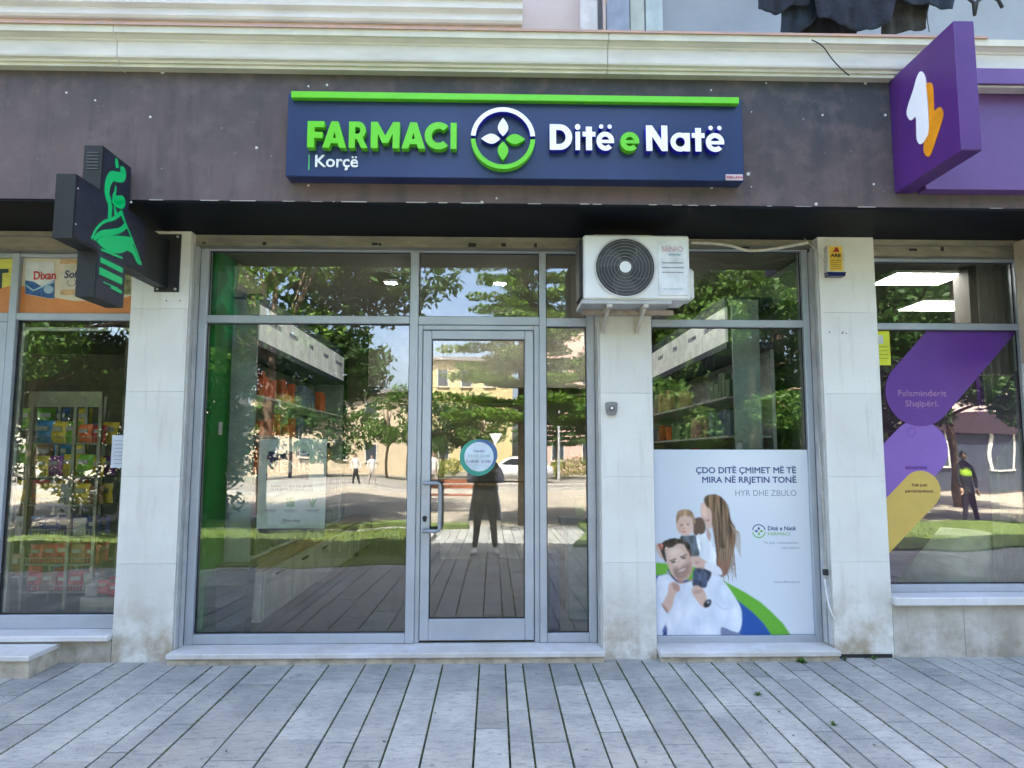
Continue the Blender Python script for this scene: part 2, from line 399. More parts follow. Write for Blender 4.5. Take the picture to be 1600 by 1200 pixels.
# moss tufts and weeds in the joints
mossm = M('joint_moss', (.06, .12, .012), .95, c2=(.10, .12, .02), scale=40)
ms = MB()
for i in range(5200):
    s_ = seams[int(rng.integers(20, len(seams)-14))]; y = -abs(rng.normal(0, 1.0))-.05
    if y < -2.3 or abs(s_) > 4: continue
    if random.random() > (1.0 if -1.8 < s_ < 1.6 else .5): continue
    z = gz(y); L = random.uniform(.008, .03); wd = random.uniform(.0015, .0035); ox = random.uniform(-.002, .002); hh = random.uniform(-.004, .003)
    ms.add([(s_-wd+ox, y, z-.012), (s_+wd+ox, y, z-.012), (s_+wd+ox, y+L, z-.012), (s_-wd+ox, y+L, z-.012), (s_+ox, y+L*.3, z+hh), (s_+ox, y+L*.7, z+hh)],
           [(0, 1, 4), (1, 2, 5, 4), (2, 3, 5), (3, 0, 4, 5)])
stuff(ms.build('joint_moss', mossm, None))['label'] = 'green moss growing in the joints between the paving slabs'
weedleaf = leaf_mat('weed_leaf', (.05, .14, .015), (.10, .2, .03))
lb = MB(); lg = np.random.default_rng(9)
for i in range(110):
    x, y = lg.uniform(-3.6, 3.6), -lg.uniform(.12, 2.0)**1.0; a = lg.uniform(0, 6.28); l = lg.uniform(.004, .013); z = gz(y)+.003
    d = (math.cos(a)*l, math.sin(a)*l); lb.add([(x-d[0], y-d[1], z), (x+d[1]*.5, y-d[0]*.5, z+.002), (x+d[0], y+d[1], z+.004), (x-d[1]*.5, y+d[0]*.5, z+.001)], [(0, 1, 2, 3)])
stuff(lb.build('dry_leaf_litter', leaf_mat('dry_leaf', (.16, .10, .04), (.06, .05, .03))))['label'] = 'tiny dry leaf scraps scattered over the paving'
def weed(x, y, s, n, label):
    mb = MB(); z = gz(y)-.008
    for k in range(n):
        a = random.uniform(0, 6.28); e = random.uniform(.3, 1.3); l = s*random.uniform(.5, 1); wd = l*.16
        d = Vector((math.cos(a)*math.cos(e), math.sin(a)*math.cos(e), math.sin(e))); sd = Vector((-math.sin(a), math.cos(a), 0))*wd
        p = Vector((x, y, z)); mb.add([p-sd*.3, p+sd*.3, p+d*l*.6+sd, p+d*l*.6-sd, p+d*l+Vector((0, 0, -l*.1))], [(0, 1, 2, 3), (3, 2, 4)])
    o = mb.build('weed', weedleaf); shift(o, (x, y, z)); o.location = (x, y, z); return tag(o, label, 'weed', 'weeds along the foot of the shop front')
weed(2.16, -.10, .055, 46, 'leafy green weed tuft at the foot of the poster window step')
weed(2.50, -.03, .045, 14, 'small weed at the left end of the slot under the right pillar')
weed(2.71, -.03, .05, 12, 'upright thin weed in the slot under the right pillar')
weed(1.62, -.72, .04, 26, 'yellowish grass tuft in a paving joint before the poster window')
weed(1.86, -1.18, .035, 22, 'small green tuft in a paving joint nearer the front edge')

# ------------------------------------------------------------------ building
PLASTER = bpy.data.materials.new('dark_fascia_plaster'); PLASTER.use_nodes = True
def plaster():
    t = PLASTER.node_tree; N = t.nodes; L = t.links; p = N['Principled BSDF']; p.inputs['Roughness'].default_value = .8; p.inputs['Specular IOR Level'].default_value = .25
    tc = N.new('ShaderNodeTexCoord')
    def nz(s, st, d=5, r=.62):
        n = N.new('ShaderNodeTexNoise'); n.inputs['Scale'].default_value = s; n.inputs['Detail'].default_value = d; n.inputs['Roughness'].default_value = r
        mp = N.new('ShaderNodeMapping'); mp.inputs['Scale'].default_value = st; L.new(tc.outputs['Object'], mp.inputs[0]); L.new(mp.outputs[0], n.inputs['Vector']); return n.outputs[0]
    def mr(s, a, b, c=0., d=1.):
        r = N.new('ShaderNodeMapRange'); L.new(s, r.inputs[0]); r.inputs[1].default_value = a; r.inputs[2].default_value = b; r.inputs[3].default_value = c; r.inputs[4].default_value = d; return r.outputs[0]
    def mix(f, a, b):
        x = N.new('ShaderNodeMix'); x.data_type = 'RGBA'; L.new(f, x.inputs[0])
        for i, q in ((6, a), (7, b)):
            if isinstance(q, tuple): x.inputs[i].default_value = (*q, 1)
            else: L.new(q, x.inputs[i])
        return x.outputs[2]
    def op(o, a, b):
        x = N.new('ShaderNodeMath'); x.operation = o
        for i, q in ((0, a), (1, b)):
            if isinstance(q, (int, float)): x.inputs[i].default_value = q
            else: L.new(q, x.inputs[i])
        return x.outputs[0]
    sx = N.new('ShaderNodeSeparateXYZ'); L.new(tc.outputs['Object'], sx.inputs[0])
    # sun-faded reddish paint low on the left, weather-darkened blue-grey above and to the right
    f = op('ADD', mr(sx.outputs[2], 3.15, 3.95, -.25, .55), mr(sx.outputs[0], -3.5, 3, -.15, .55))
    f = op('ADD', f, mr(nz(1.6, (1, 1, .8)), .3, .7, -.35, .35))
    c = mix(mr(f, 0, 1), (.135, .102, .104), (.058, .061, .072))
    c = mix(op('MULTIPLY', mr(nz(3.2, (2.2, 1, .25)), .48, .66), .45), c, (.044, .048, .060))
    c = mix(op('MULTIPLY', mr(nz(7, (1, 1, 1)), .48, .70), .55), c, (.17, .135, .135))
    c = mix(mr(nz(42, (1, 1, 1), 2, .5), .765, .785), c, (.42, .40, .38))
    L.new(c, p.inputs['Base Color'])
    b = N.new('ShaderNodeBump'); b.inputs['Strength'].default_value = .3; b.inputs['Distance'].default_value = .006; L.new(nz(160, (1, 1, 1), 4), b.inputs['Height']); L.new(b.outputs[0], p.inputs['Normal'])
plaster()
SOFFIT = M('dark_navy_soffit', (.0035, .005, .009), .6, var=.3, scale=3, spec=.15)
PINK = M('pink_render', (.50, .41, .39), .85, var=.07, scale=1.5, bump=.15, bscale=90)
SALMON = M('salmon_edge', (.52, .32, .25), .85, c2=(.40, .28, .26), scale=14)
CREAM = M('cream_cornice', (.60, .575, .47), .6, var=.07, scale=4)
CORN = M('white_cornice', (.66, .635, .60), .55, var=.08, scale=5, stretch=(.4, 1, 2))
GREYW = M('balcony_grey_render', (.36, .38, .42), .85, var=.08, scale=1.2)
LINT = M('weathered_lintel', (.30, .275, .215), .85, c2=(.17, .155, .12), scale=7, stretch=(.5, 1, 2), bump=.3)
bld = thing('shop_building', 'pale stone and pink rendered building with a dark plaster band above three shops', 'building')
B('fascia', -16, 16, -.6, -.02, 3.135, 4.02, PLASTER, bld)
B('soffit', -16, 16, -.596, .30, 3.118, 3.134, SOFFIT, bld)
chip = MB()
xx = -3.6
while xx < 4.2:
    L = random.uniform(.02, .5)
    if random.random() < .6: chip.box(xx, xx+L*.35, -.6025, -.598, 3.1325, 3.135+random.uniform(.0005, .0035))
    xx += L*.35+random.uniform(.01, .12)
stuff(chip.build('chipped_edge', M('chipped_plaster', (.55, .52, .48), .9), bld))
# cornice in three lengths
prof = [(-.58, 4.018), (-.66, 4.020), (-.66, 4.040), (-.675, 4.043), (-.675, 4.060), (-.695, 4.066), (-.70, 4.078), (-.705, 4.165), (-.715, 4.172), (-.715, 4.182), (-.745, 4.196), (-.76, 4.20), (-.76, 4.245), (-.58, 4.245)]
for a, b in ((-16, -2.487), (-2.483, .748), (.752, 16)):
    mb = MB(); mb.prism(prof, 'x', a, b)
    for i in range(len(mb.f)):
        zc = sum(mb.v[j][2] for j in mb.f[i])/len(mb.f[i])
        if len(mb.f[i]) == 4 and (zc > 4.19 or zc < 4.062): mb.m[i] = 1
    mb.build('cornice', [CORN, CREAM], bld)
B('terracotta_edging', -16, 3.3, -.772, -.50, 4.2455, 4.262, SALMON, bld)
# cornice ledge behind, upper storeys
B('balcony_slab', -16, 16, -.578, 0, 4.03, 4.24, CREAM, bld)
B('upper_wall', -16, .655, 0, 9.9, 4.02, 12.2, PINK, bld)
B('upper_wall', .785, 16, .55, 9.9, 4.02, 12.2, GREYW, bld, label='blue-grey rendered wall at the back of the balcony')
B('pilaster', .655, .785, -.05, 9.8, 4.02, 12.2, M('pale_pilaster', (.58, .55, .55), .8), bld)
B('parapet', -16, 16, -.55, 10, 12.2, 12.5, CORN, bld)
for zz in (6.6, 9.4): B('balcony_slab', .8, 16, -.5, .55, zz, zz+.16, CREAM, bld)
mould = [(a, b+.035) for a, b in [(0, 4.72), (-.06, 4.72), (-.075, 4.735), (-.075, 4.79), (-.115, 4.805), (-.115, 4.86), (-.15, 4.872), (-.15, 4.93), (0, 4.93)]]
MB().prism(mould, 'x', -16, .205).build('window_moulding', CORN, bld)
B('pink_band', -16, .205, -.03, -.001, 4.55, 4.752, M('pale_salmon_band', (.56, .37, .29), .85, var=.1), bld)
for xx in (-8, -4.5, -1.2):
    wn = B('upper_window', xx-.6, xx+.6, -.02, .0, 5.3, 6.9, M('upper_glass', (.05, .06, .08), .1), bld)
    B('window_frame', xx-.68, xx-.6, -.04, 0, 5.25, 6.95, WHITEP, wn)
# back walls and side walls that close the shops
B('rear_wall', -16, 16, 7.2, 7.4, -.1, 4.01, GREYW, bld)
B('end_wall', -16, -15.8, .3, 7.19, -.1, 3.11, GREYW, bld); B('end_wall', 15.8, 16, .3, 7.19, -.1, 3.11, GREYW, bld)
B('slab_above_shops', -16, 16, .0, 9.8, 3.20, 4.0, GREYW, bld)
# pillars with stone panels
joints = [-.05, .695, 1.308, 1.920, 2.532, 3.116]
def pillar(x0, x1, name='pillar'):
    p = MB().box(x0+.012, x1-.012, .012, .26, -.1, 3.117).build(name, M('pillar_core', (.2, .19, .17), .9), bld)
    for i in range(5):
        B('stone_panel', x0, x1, 0, .14, joints[i]+.0006, joints[i+1]-.0006, STONE, p, bev=.0012)
    return p
pillar(-2.668, -2.252); pillar(.782, 1.166); pillar(2.449, 2.878); pillar(-9.2, -8.7); pillar(8.2, 8.7)
# plinths and sills of the neighbours
for a, b in ((-5.6, -4.4), (-4.398, -3.187), (-3.185, -2.672)):
    B('plinth_panel', a, b, -.002, .2, -.05, .172, PLINTH, bld, bev=.002)
B('window_sill', -5.6, -2.672, -.05, .22, .174, .214, MARBLE, bld, bev=.006)
for a, b in ((2.880, 3.40), (3.402, 4.02), (4.022, 4.7), (4.702, 5.4)):
    B('plinth_panel', a, b, .0, .2, -.05, .388, PLINTH, bld, bev=.002)
B('window_sill', 2.880, 5.4, -.045, .22, .390, .448, MARBLE, bld, bev=.006)
# lintel beams over the windows
B('lintel', -2.250, .7795, .08, .25, 3.034, 3.116, LINT, bld); B('lintel', 1.168, 2.4465, .08, .25, 3.066, 3.116, LINT, bld)
B('lintel', 2.880, 5.4, .05, .25, 3.075, 3.116, LINT, bld); B('lintel', 2.880, 5.4, .09, .25, 3.0, 3.074, LINT, bld)
B('lintel', -5.6, -2.670, .03, .25, 3.085, 3.116, LINT, bld); B('lintel', -5.6, -2.670, .07, .25, 2.985, 3.084, LINT, bld)
stuff_bits = MB()
for xx in (-2.2, -1.75, -.93, -.88, -.2, .05, .3, 3.2, 3.45, 1.9): stuff_bits.box(xx, xx+random.uniform(.02, .06), .074, .0795, 3.036+random.random()*.01, 3.052+random.random()*.02)
stuff(stuff_bits.build('lintel_hole', DARK, bld))
# thresholds
def step(x0, x1, y0, z0, z1, parent):
    B('tread', x0, x1, y0, .2, z1-.035, z1, MARBLE, parent, bev=.004)
    B('riser', x0+.006, x1-.006, y0+.018, .2, -.06, z1-.0355, NOSING, parent)
th = thing('threshold_step', 'low cream marble threshold running under the pharmacy door and big window', 'step', (-.7, 0, .02))
step(-2.252, .7805, -.095, 0, .098, th)
th = thing('threshold_step', 'low cream marble step under the poster window', 'step', (1.8, 0, .02))
step(1.168, 2.447, -.095, 0, .092, th)
th = thing('entrance_step', 'white marble step with cream edge at the far left shop', 'step', (-3.4, -.1, .02))
step(-4.6, -3.02, -.34, 0, .16, th)
for o in [o for o in col.objects if o.name.startswith(('threshold_step', 'entrance_step'))]:
    for ch in o.children: shift(ch, o.location)
vent = B('floor_slot', 2.46, 2.86, -.006, .002, .022, .048, DARK, bld)

# vertical shutter guides and cables beside the pillars
def guide(x, side):
    g = thing('shutter_guide', {0: 'pale metal shutter guide between left pillar and big window', 1: 'narrow metal shutter guide between door pane and centre pillar', 2: 'pale metal shutter guide beside the right pillar'}[side], 'shutter guide', (x, .06, .09), 'roller shutter guides')
    s = -1 if side else 1
    def bx(n, a, b, y0, y1, m): xa, xb = sorted((s*a, s*b)); B(n, xa, xb, y0-.06, y1-.06, .01, 2.94, m, g)
    bx('channel', 0, .012, .018, .062, ALU2); bx('groove', 0, .004, .064, .078, DARK); bx('lip', 0, .016, .080, .140, ALU2)
guide(-2.251, 0); guide(.781, 1); guide(2.448, 2)

# ------------------------------------------------------------------ shop fronts
def bars(name, parent, boxes, m=ALU, bev=.004):
    mb = MB()
    for b in boxes: mb.box(*b, bev)
    return mb.build(name, m, parent)
def pane(parent, x0, x1, z0, z1, m=None, y=.190):
    p = B('pane', x0-.006, x1+.006, y, y+.008, z0-.006, z1+.006, m or GLASS, parent)
    g = .007; mb = MB()
    for a in ((x0, x0+g, z0, z1), (x1-g, x1, z0, z1), (x0+g, x1-g, z0, z0+g), (x0+g, x1-g, z1-g, z1)): mb.box(a[0], a[1], y-.006, y-.001, a[2], a[3])
    mb.build('gasket', DARK, p); return p
Y0, Y1 = .15, .225
sf = thing('glazed_shopfront', 'grey aluminium pharmacy shop front with glass door, big left pane and transom lights', 'shop front', (-.7, .15, .1))
loc = Vector(sf.location)
parts = []
parts.append(bars('outer_frame', sf, [(-2.238, -2.177, Y0, Y1, .098, 3.032), (.704, .764, Y0, Y1, .098, 3.032), (-2.1765, -.6455, Y0, Y1, .1, .169), (.3955, .7035, Y0, Y1, .1, .165), (-2.1765, .7035, Y0+.002, Y1, 3.018, 3.0325)]))
parts.append(bars('mullion', sf, [(-.645, -.580, Y0-.003, Y1, .1, 3.017)])); parts.append(bars('mullion', sf, [(.342, .395, Y0-.003, Y1, .1, 3.017)]))
parts.append(bars('transom', sf, [(-2.1765, -.6455, Y0, Y1, 2.458, 2.517)])); parts.append(bars('transom', sf, [(-.5795, .3415, Y0, Y1, 2.452, 2.517)])); parts.append(bars('transom', sf, [(.3955, .7035, Y0, Y1, 2.443, 2.510)]))
for a in ((-2.177, -.645, .169, 2.458, GLASS2), (-2.177, -.645, 2.517, 3.018, GLASS), (-.580, .342, 2.517, 3.018, GLASS), (.395, .704, 2.51, 3.018, GLASS), (.395, .704, .165, 2.443, GLASS)): parts.append(pane(sf, *a))
parts.append(bars('door_frame', sf, [(-.5795, -.545, Y0+.012, Y1, .1, 2.451), (.302, .3415, Y0+.012, Y1, .1, 2.451), (-.5445, .3015, Y0+.012, Y1, 2.414, 2.451)]))
door = bars('door', sf, [(-.541, -.476, Y0+.004, Y1-.01, .118, 2.408), (.231, .297, Y0+.004, Y1-.01, .118, 2.408), (-.4755, .2305, Y0+.004, Y1-.01, 2.342, 2.408), (-.4755, .2305, Y0+.004, Y1-.01, .118, .268)])
parts.append(door); parts.append(bars('door_gap', sf, [(-.5448, -.5412, Y0+.02, Y1-.02, .112, 2.413), (.2972, .3018, Y0+.02, Y1-.02, .112, 2.413)], DARK, 0))
dp = pane(door, -.476, .231, .268, 2.342)
hm = M('grey_handle', (.30, .33, .37), .35, .4)
hp = [(-.512, .152, 1.258)] + [Vector((-.398-.02+.02*math.cos(t), .085, 1.238+.02*math.sin(t))) for t in (1.57, .8, 0)] + [Vector((-.398-.02+.02*math.cos(t), .085, .93+.02*math.sin(t))) for t in (0, -.8, -1.57)] + [(-.512, .152, .91)]
hp = [(-.512, .154, 1.258), (-.512, .095, 1.258), (-.50, .085, 1.258), (-.42, .085, 1.258), (-.402, .085, 1.25), (-.396, .085, 1.232), (-.396, .085, .936), (-.402, .085, .918), (-.42, .085, .91), (-.50, .085, .91), (-.512, .095, .91), (-.512, .154, .91)]
h = MB().tube(hp, .0145, 10).build('handle', hm, door)
lk = MB().cyl((-.512, 1.0), .017, 'y', .146, .154, 16).cyl((-.512, .985), .013, 'y', .1465, .154, 16).build('lock', DARK, door)
for o in list(sf.children):
    shift(o, loc)
    for c in o.children: shift(c, loc)
for o in dp.children: shift(o, loc)

pw = thing('poster_window', 'grey framed pharmacy window right of the centre pillar with a poster over its lower half', 'window', (1.8, .15, .09)); loc = Vector(pw.location)
bars('outer_frame', pw, [(1.168, 1.204, Y0, Y1, .085, 3.062), (2.385, 2.436, Y0, Y1, .085, 3.062), (1.2045, 2.3845, Y0, Y1, .085, .139), (1.2045, 2.3845, Y0, Y1, 3.048, 3.062)])
bars('transom', pw, [(1.2045, 2.3845, Y0, Y1, 2.446, 2.503)])
pane(pw, 1.204, 2.385, .139, 2.446, GLASS2); pane(pw, 1.204, 2.385, 2.503, 3.048)
lw_ = thing('shop_window', 'grey framed window of the left shop with detergent pictures in its top light', 'shop front', (-3.2, .15, .2)); 
bars('mullion', lw_, [(-3.648, -3.59, Y0-.003, Y1, .215, 2.983), (-3.725, -3.6485, Y0, Y1, .215, 2.4545)])
bars('transom', lw_, [(-3.5895, -2.670, Y0, Y1, 2.470, 2.525)]); bars('outer_frame', lw_, [(-3.5895, -2.670, Y0, Y1, .215, .312), (-3.5895, -2.670, Y0, Y1, 2.955, 2.983), (-5.4, -3.6485, Y0, Y1, 2.455, 2.525), (-5.4, -3.6485, Y0, Y1, 2.95, 2.983), (-4.2, -4.1, Y0, Y1, .215, 2.45)])
pane(lw_, -3.59, -2.668, .312, 2.470, GLASS2); pane(lw_, -5.4, -3.726, .22, 2.455)
B('inner_stile', -3.575, -3.555, .21, .25, .32, 2.46, ALU2, lw_)
rw = thing('shop_window', 'grey framed window of the purple shop with big rounded film shapes', 'shop front', (3.6, .15, .45))
bars('outer_frame', rw, [(2.880, 2.960, Y0+.01, Y1, .449, 2.998), (2.9605, 4.075, Y0, Y1, .449, .506), (4.0755, 4.25, Y0, Y1, .449, 2.998)])
bars('transom', rw, [(2.9605, 4.075, Y0, Y1, 2.435, 2.486)])
bars('top_rail', rw, [(2.9605, 4.075, Y0, Y1, 2.975, 2.998)])
pane(rw, 2.960, 4.075, .506, 2.435, GLASS2); pane(rw, 2.960, 4.075, 2.486, 2.975)
B('pane', 4.25, 5.4, .19, .198, .45, 2.99, GLASS, rw)
for t_ in (pw, lw_, rw):
    for o in t_.children:
        shift(o, t_.location)
        for c in o.children: shift(c, t_.location)

# ------------------------------------------------------------------ pharmacy sign
sg = thing('pharmacy_sign', 'long navy sign with green bar and raised green and white lettering on the plaster band', 'shop sign', (.14, -.6, 3.26))
SY = -.72
B('board', -1.354, 1.638, SY, -.602, 3.258, 3.822, NAVY, sg, bev=.004)
B('green_bar', -1.322, 1.604, SY-.045, SY-.001, 3.768, 3.812, GREEN, sg, bev=.003)
LY = SY-.055; LD = .052
def arc(cx, cy_, rx, ry, a0, a1, n=24): return [(cx+rx*math.cos(R(a0+(a1-a0)*i/n)), cy_+ry*math.sin(R(a0+(a1-a0)*i/n))) for i in range(n+1)]
def g_e(dots=False, w=.70, h=.72):
    cx, cy_, rx, ry, t = w/2, h/2, w/2+.005, h/2+.01, .19
    irx, iry = rx-t, ry-t; b0, b1 = cy_-.075, cy_+.055
    def ang(y, r): return math.degrees(math.asin((y-cy_)/r))
    out = arc(cx, cy_, rx, ry, ang(b0, ry), 318, 40)
    ai = 360+ang(b0, iry)-0
    inn = arc(cx, cy_, irx, iry, 318, 180+(-ang(b0, iry)), 16)
    outer = out + inn
    a1 = ang(b1, iry); hole = arc(cx, cy_, irx, iry, a1, 180-a1, 18)
    sp = [outer, hole]
    if dots: sp += [arc(cx-.16, .93, .088, .088, 0, 345, 18), arc(cx+.18, .93, .088, .088, 0, 345, 18)]
    return sp
GL = {
 'F': [[(0,0),(.27,0),(.27,.36),(.58,.36),(.58,.59),(.27,.59),(.27,.77),(.64,.77),(.64,1),(0,1)]],
 'A': [[(0,0),(.27,0),(.335,.17),(.60,.17),(.665,0),(.94,0),(.60,1),(.335,1)], [(.405,.37),(.53,.37),(.468,.60)]],
 'R': [[(0,0),(.27,0),(.27,.33),(.36,.33),(.55,0),(.84,0),(.615,.385)]+arc(.41,.67,.335,.33,-52,90,16)+[(0,1)], [(.27,.54)]+arc(.40,.665,.10,.125,-90,90,10)+[(.27,.79)]],
 'M': [[(0,0),(.26,0),(.26,.55),(.43,.20),(.65,.20),(.82,.55),(.82,0),(1.08,0),(1.08,1),(.83,1),(.54,.48),(.25,1),(0,1)]],
 'C': [arc(.50,.5,.51,.52,46,314,40)+arc(.50,.5,.25,.27,314,46,30)],
 'I': [[(0,0),(.27,0),(.27,1),(0,1)]],
 'D': [[(0,0),(.38,0)]+arc(.38,.5,.50,.5,-90,90,24)+[(0,1)], [(.25,.23)]+arc(.38,.5,.245,.27,-90,90,18)+[(.25,.77)]],
 'i': [[(0,0),(.235,0),(.235,.72),(0,.72)], arc(.1175,.90,.14,.12,0,345,20)],
 't': [[(.13,0),(.365,0),(.365,.53),(.50,.53),(.50,.72),(.365,.72),(.365,.92),(.13,.92),(.13,.72),(0,.72),(0,.53),(.13,.53)]],
 'e': g_e(), 'ë': g_e(True),
 'N': [[(0,0),(.24,0),(.24,.56),(.61,0),(.84,0),(.84,1),(.60,1),(.60,.45),(.24,1),(0,1)]],
 'a': [arc(.37,.36,.375,.37,66,294,34)+[(.53,0),(.755,0),(.755,.72),(.53,.72)], arc(.375,.36,.18,.185,0,345,24)],
}
def glyph(ch, x0, x1, z0, h, m, side=None):
    sp = GL[ch]; xs = [p[0] for s in sp for p in s]; mn, mxx = min(xs), max(xs); k = (x1-x0)/(mxx-mn)
    pts = [[(x0+(p[0]-mn)*k, z0+p[1]*h) for p in s] for s in sp]
    o = curve_mesh('letter', pts, m, LD, LY, sg)
    if side:
        o.data.materials.append(side)
        for p in o.data.polygons:
            if abs(p.normal.y) < .5: p.material_index = 1
    return o
def sx_(u): return at(u, 216, LY).x
zt = at(600, 196, LY).z
def fz(v): return at(600, v, LY).z
fb, ftop = fz(230.5), fz(189.5)
for ch, a, b in (('F', 240, 345), ('A', 335, 485), ('R', 500, 618), ('M', 637, 817), ('A', 829, 978), ('C', 974, 1120), ('I', 1136, 1174)):
    glyph(ch, sx_(420+a/4), sx_(420+b/4), fz(231.5+(a-240)*0.0), ftop-fb, GREEN, None)
db, dt = at(990, 235.5, LY).z, at(990, 195.5, LY).z
for ch, a, b in (('D', 236, 376), ('i', 394, 428), ('t', 441, 522), ('ë', 528, 638), ('N', 838, 972), ('a', 990, 1112), ('t', 1124, 1204), ('ë', 1211, 1326)):
    glyph(ch, sx_(800+a/4), sx_(800+b/4), db, dt-db, WHITE, BLUESIDE)
glyph('e', sx_(800+677/4), sx_(800+795/4), db, dt-db, GREEN)
# emblem: split ring and four petals
ec = at(786, 215.5, LY); er = .208
for nm, m_, t0, t1 in (('ring_half', WHITE, 4, 176), ('ring_half', GREEN, 182, 358)):
    o = MB().ring((ec.x, ec.z), er-.030, er, 'y', LY, SY-.001, 40, t0, t1).build(nm, [m_] if m_ is GREEN else [m_, BLUESIDE], sg)
    if m_ is WHITE:
        for p in o.data.polygons:
            if abs(p.normal.y) < .5: p.material_index = 1
for a, m_ in ((90, WHITE), (180, WHITE), (0, GREEN), (270, GREEN)):
    pet = [(.018, 0)]+[(.018+.125*t, .034*math.sin(math.pi*t**.9)) for t in [i/12 for i in range(1, 12)]]+[(.143, 0)]
    pet += [(p[0], -p[1]) for p in pet[-2:0:-1]]
    ca, sa = math.cos(R(a)), math.sin(R(a)); q = [(ec.x+p[0]*ca-p[1]*sa, ec.z+p[0]*sa+p[1]*ca) for p in pet]
    o = curve_mesh('petal', [q], m_, .04, SY-.042, sg)
    if m_ is WHITE:
        o.data.materials.append(BLUESIDE)
        for p in o.data.polygons:
            if abs(p.normal.y) < .5: p.material_index = 1
B('accent_line', at(482, 254, SY).x, at(482, 254, SY).x+.008, SY-.004, SY-.0005, 3.300, 3.402, M('teal_green', (.08, .45, .15), .4), sg)
text('Korçë', at(491, 254, SY).x, 3.322, SY-.006, .078, WHITE, sg, off=.022, ext=.005, sx=1.0, name='place_name')
st = B('maker_sticker', 1.515, 1.628, SY-.003, SY-.0005, 3.262, 3.302, M('sticker_pale', (.62, .50, .52), .5), sg)
text('REKLAMA', 1.520, 3.274, SY-.0045, .015, M('sticker_red', (.5, .03, .08), .5), st, off=.03, sx=1.15)
for o in list(sg.children):
    shift(o, sg.location)
    for c in o.children: shift(c, sg.location)
# white plastic plugs and paint spots on the plaster
plugm = M('white_plug', (.72, .70, .68), .5)
for (u, v, r_) in ((1112, 293, .010), (1137, 289, .011), (1169, 272, .012), (1275, 319, .010), (1174, 292, .004), (1111, 141, .006), (205, 316, .008), (1352, 130, .011), (1197, 130, .006), (1267, 124, .006), (1285, 180, .007), (1383, 180, .009), (753, 316, .009), (482, 290, .008), (776, 310, .007), (141, 249, .015), (235, 183, .008), (214, 107, .012), (254, 113, .012), (149, 157, .006), (1365, 288, .008), (900, 288, .007), (195, 112, .006), (482, 135, .007), (511, 133, .008), (401, 231, .009), (104, 145, .007), (1174, 175, .004), (503, 281, .012)):
    p = at(u, v, -.6); o = MB().cyl((0, 0), r_, 'y', -.004, .0, 10).build('wall_plug', plugm, bld); o.location = p

# ------------------------------------------------------------------ LED cross
cs = thing('pharmacy_cross_sign', 'black cross-shaped sign with green lit snake and bowl jutting from the left pillar', 'cross sign', (-2.44, -.03, 2.87))
XF, XB = -2.390, -2.500
yc, zc, a_, l_, lv = -.795, 2.872, .168, .415, .468
outl = [(yc-a_, zc-lv), (yc+a_, zc-lv), (yc+a_, zc-a_-.02), (yc+l_, zc-a_-.02), (yc+l_, zc+a_+.02), (yc+a_, zc+a_+.02), (yc+a_, zc+lv), (yc-a_, zc+lv), (yc-a_, zc+a_+.02), (yc-l_, zc+a_+.02), (yc-l_, zc-a_-.02), (yc-a_, zc-a_-.02)]
casem = M('cross_case', (.010, .012, .014), .5, var=.2); facem = M('cross_face', (.016, .018, .036), .55, var=.25, scale=30)
MB().prism(outl, 'x', XB, XF).build('casing', casem, cs)
ins = lambda k: [(y_+(k if y_ < yc else -k), z_+(k if z_ < zc else -k)) for y_, z_ in outl]
MB().prism(ins(.012), 'x', XF+.0005, XF+.003).build('led_face', facem, cs)
MB().prism(ins(.012), 'x', XB-.003, XB-.0005).build('led_face', facem, cs)
LED = bpy.data.materials.new('green_led'); LED.use_nodes = True
t = LED.node_tree; p = t.nodes['Principled BSDF']; p.inputs['Base Color'].default_value = (.0, .18, .06, 1); p.inputs['Emission Color'].default_value = (.0, .75, .22, 1)
tc = t.nodes.new('ShaderNodeTexCoord'); vo = t.nodes.new('ShaderNodeTexVoronoi'); vo.inputs['Scale'].default_value = 110; vo.inputs['Randomness'].default_value = 0.1
mr_ = t.nodes.new('ShaderNodeMapRange'); mr_.inputs[1].default_value = .25; mr_.inputs[2].default_value = .5; mr_.inputs[3].default_value = .052; mr_.inputs[4].default_value = .018
t.links.new(tc.outputs['Object'], vo.inputs['Vector']); t.links.new(vo.outputs['Distance'], mr_.inputs[0]); t.links.new(mr_.outputs[0], p.inputs['Emission Strength'])
def cq(cx, cy_): q = atx(80+cx/4.286, 210+cy_/4.286, XF); return (q.y, q.z)
def stroke(pts, wd): return [cq(*q) for q in pts], [x*.0013 if not isinstance(wd, (int, float)) else wd*.0013 for x in (wd if not isinstance(wd, (int, float)) else [wd]*len(pts))]
led = MB(); lev = [0]
def S_(pts, wd):
    a, b = stroke(pts, wd); lev[0] += 1
    if len(a) > 2:
        A = [Vector((*p, w2)) for p, w2 in zip(a, b)]; o2 = []
        for i in range(len(A)-1):
            p0, p1, p2, p3 = A[max(i-1, 0)], A[i], A[i+1], A[min(i+2, len(A)-1)]
            for k in range(5): t = k/5; o2.append(.5*((2*p1)+(p2-p0)*t+(2*p0-5*p1+4*p2-p3)*t*t+(3*p1-p0-3*p2+p3)*t**3))
        o2.append(A[-1]); a = [(q.x, q.y) for q in o2]; b = [max(.004, q.z) for q in o2]
    led.ribbon(a, b, 'x', XF+.0032, XF+.0045+lev[0]*.0002)
S_([(432, 160), (435, 190), (440, 225)], [16, 26, 30])
S_([(460, 222), (478, 250), (470, 285), (440, 285), (405, 280), (382, 310), (372, 350), (370, 400), (382, 440), (388, 480), (385, 565)], [20, 50, 50, 50, 48, 46, 42, 38, 40, 28, 22])
S_([(428, 345), (426, 380), (418, 420), (440, 440), (475, 440), (470, 470), (430, 465), (405, 440)], [10, 14, 30, 44, 40, 40, 30, 20])
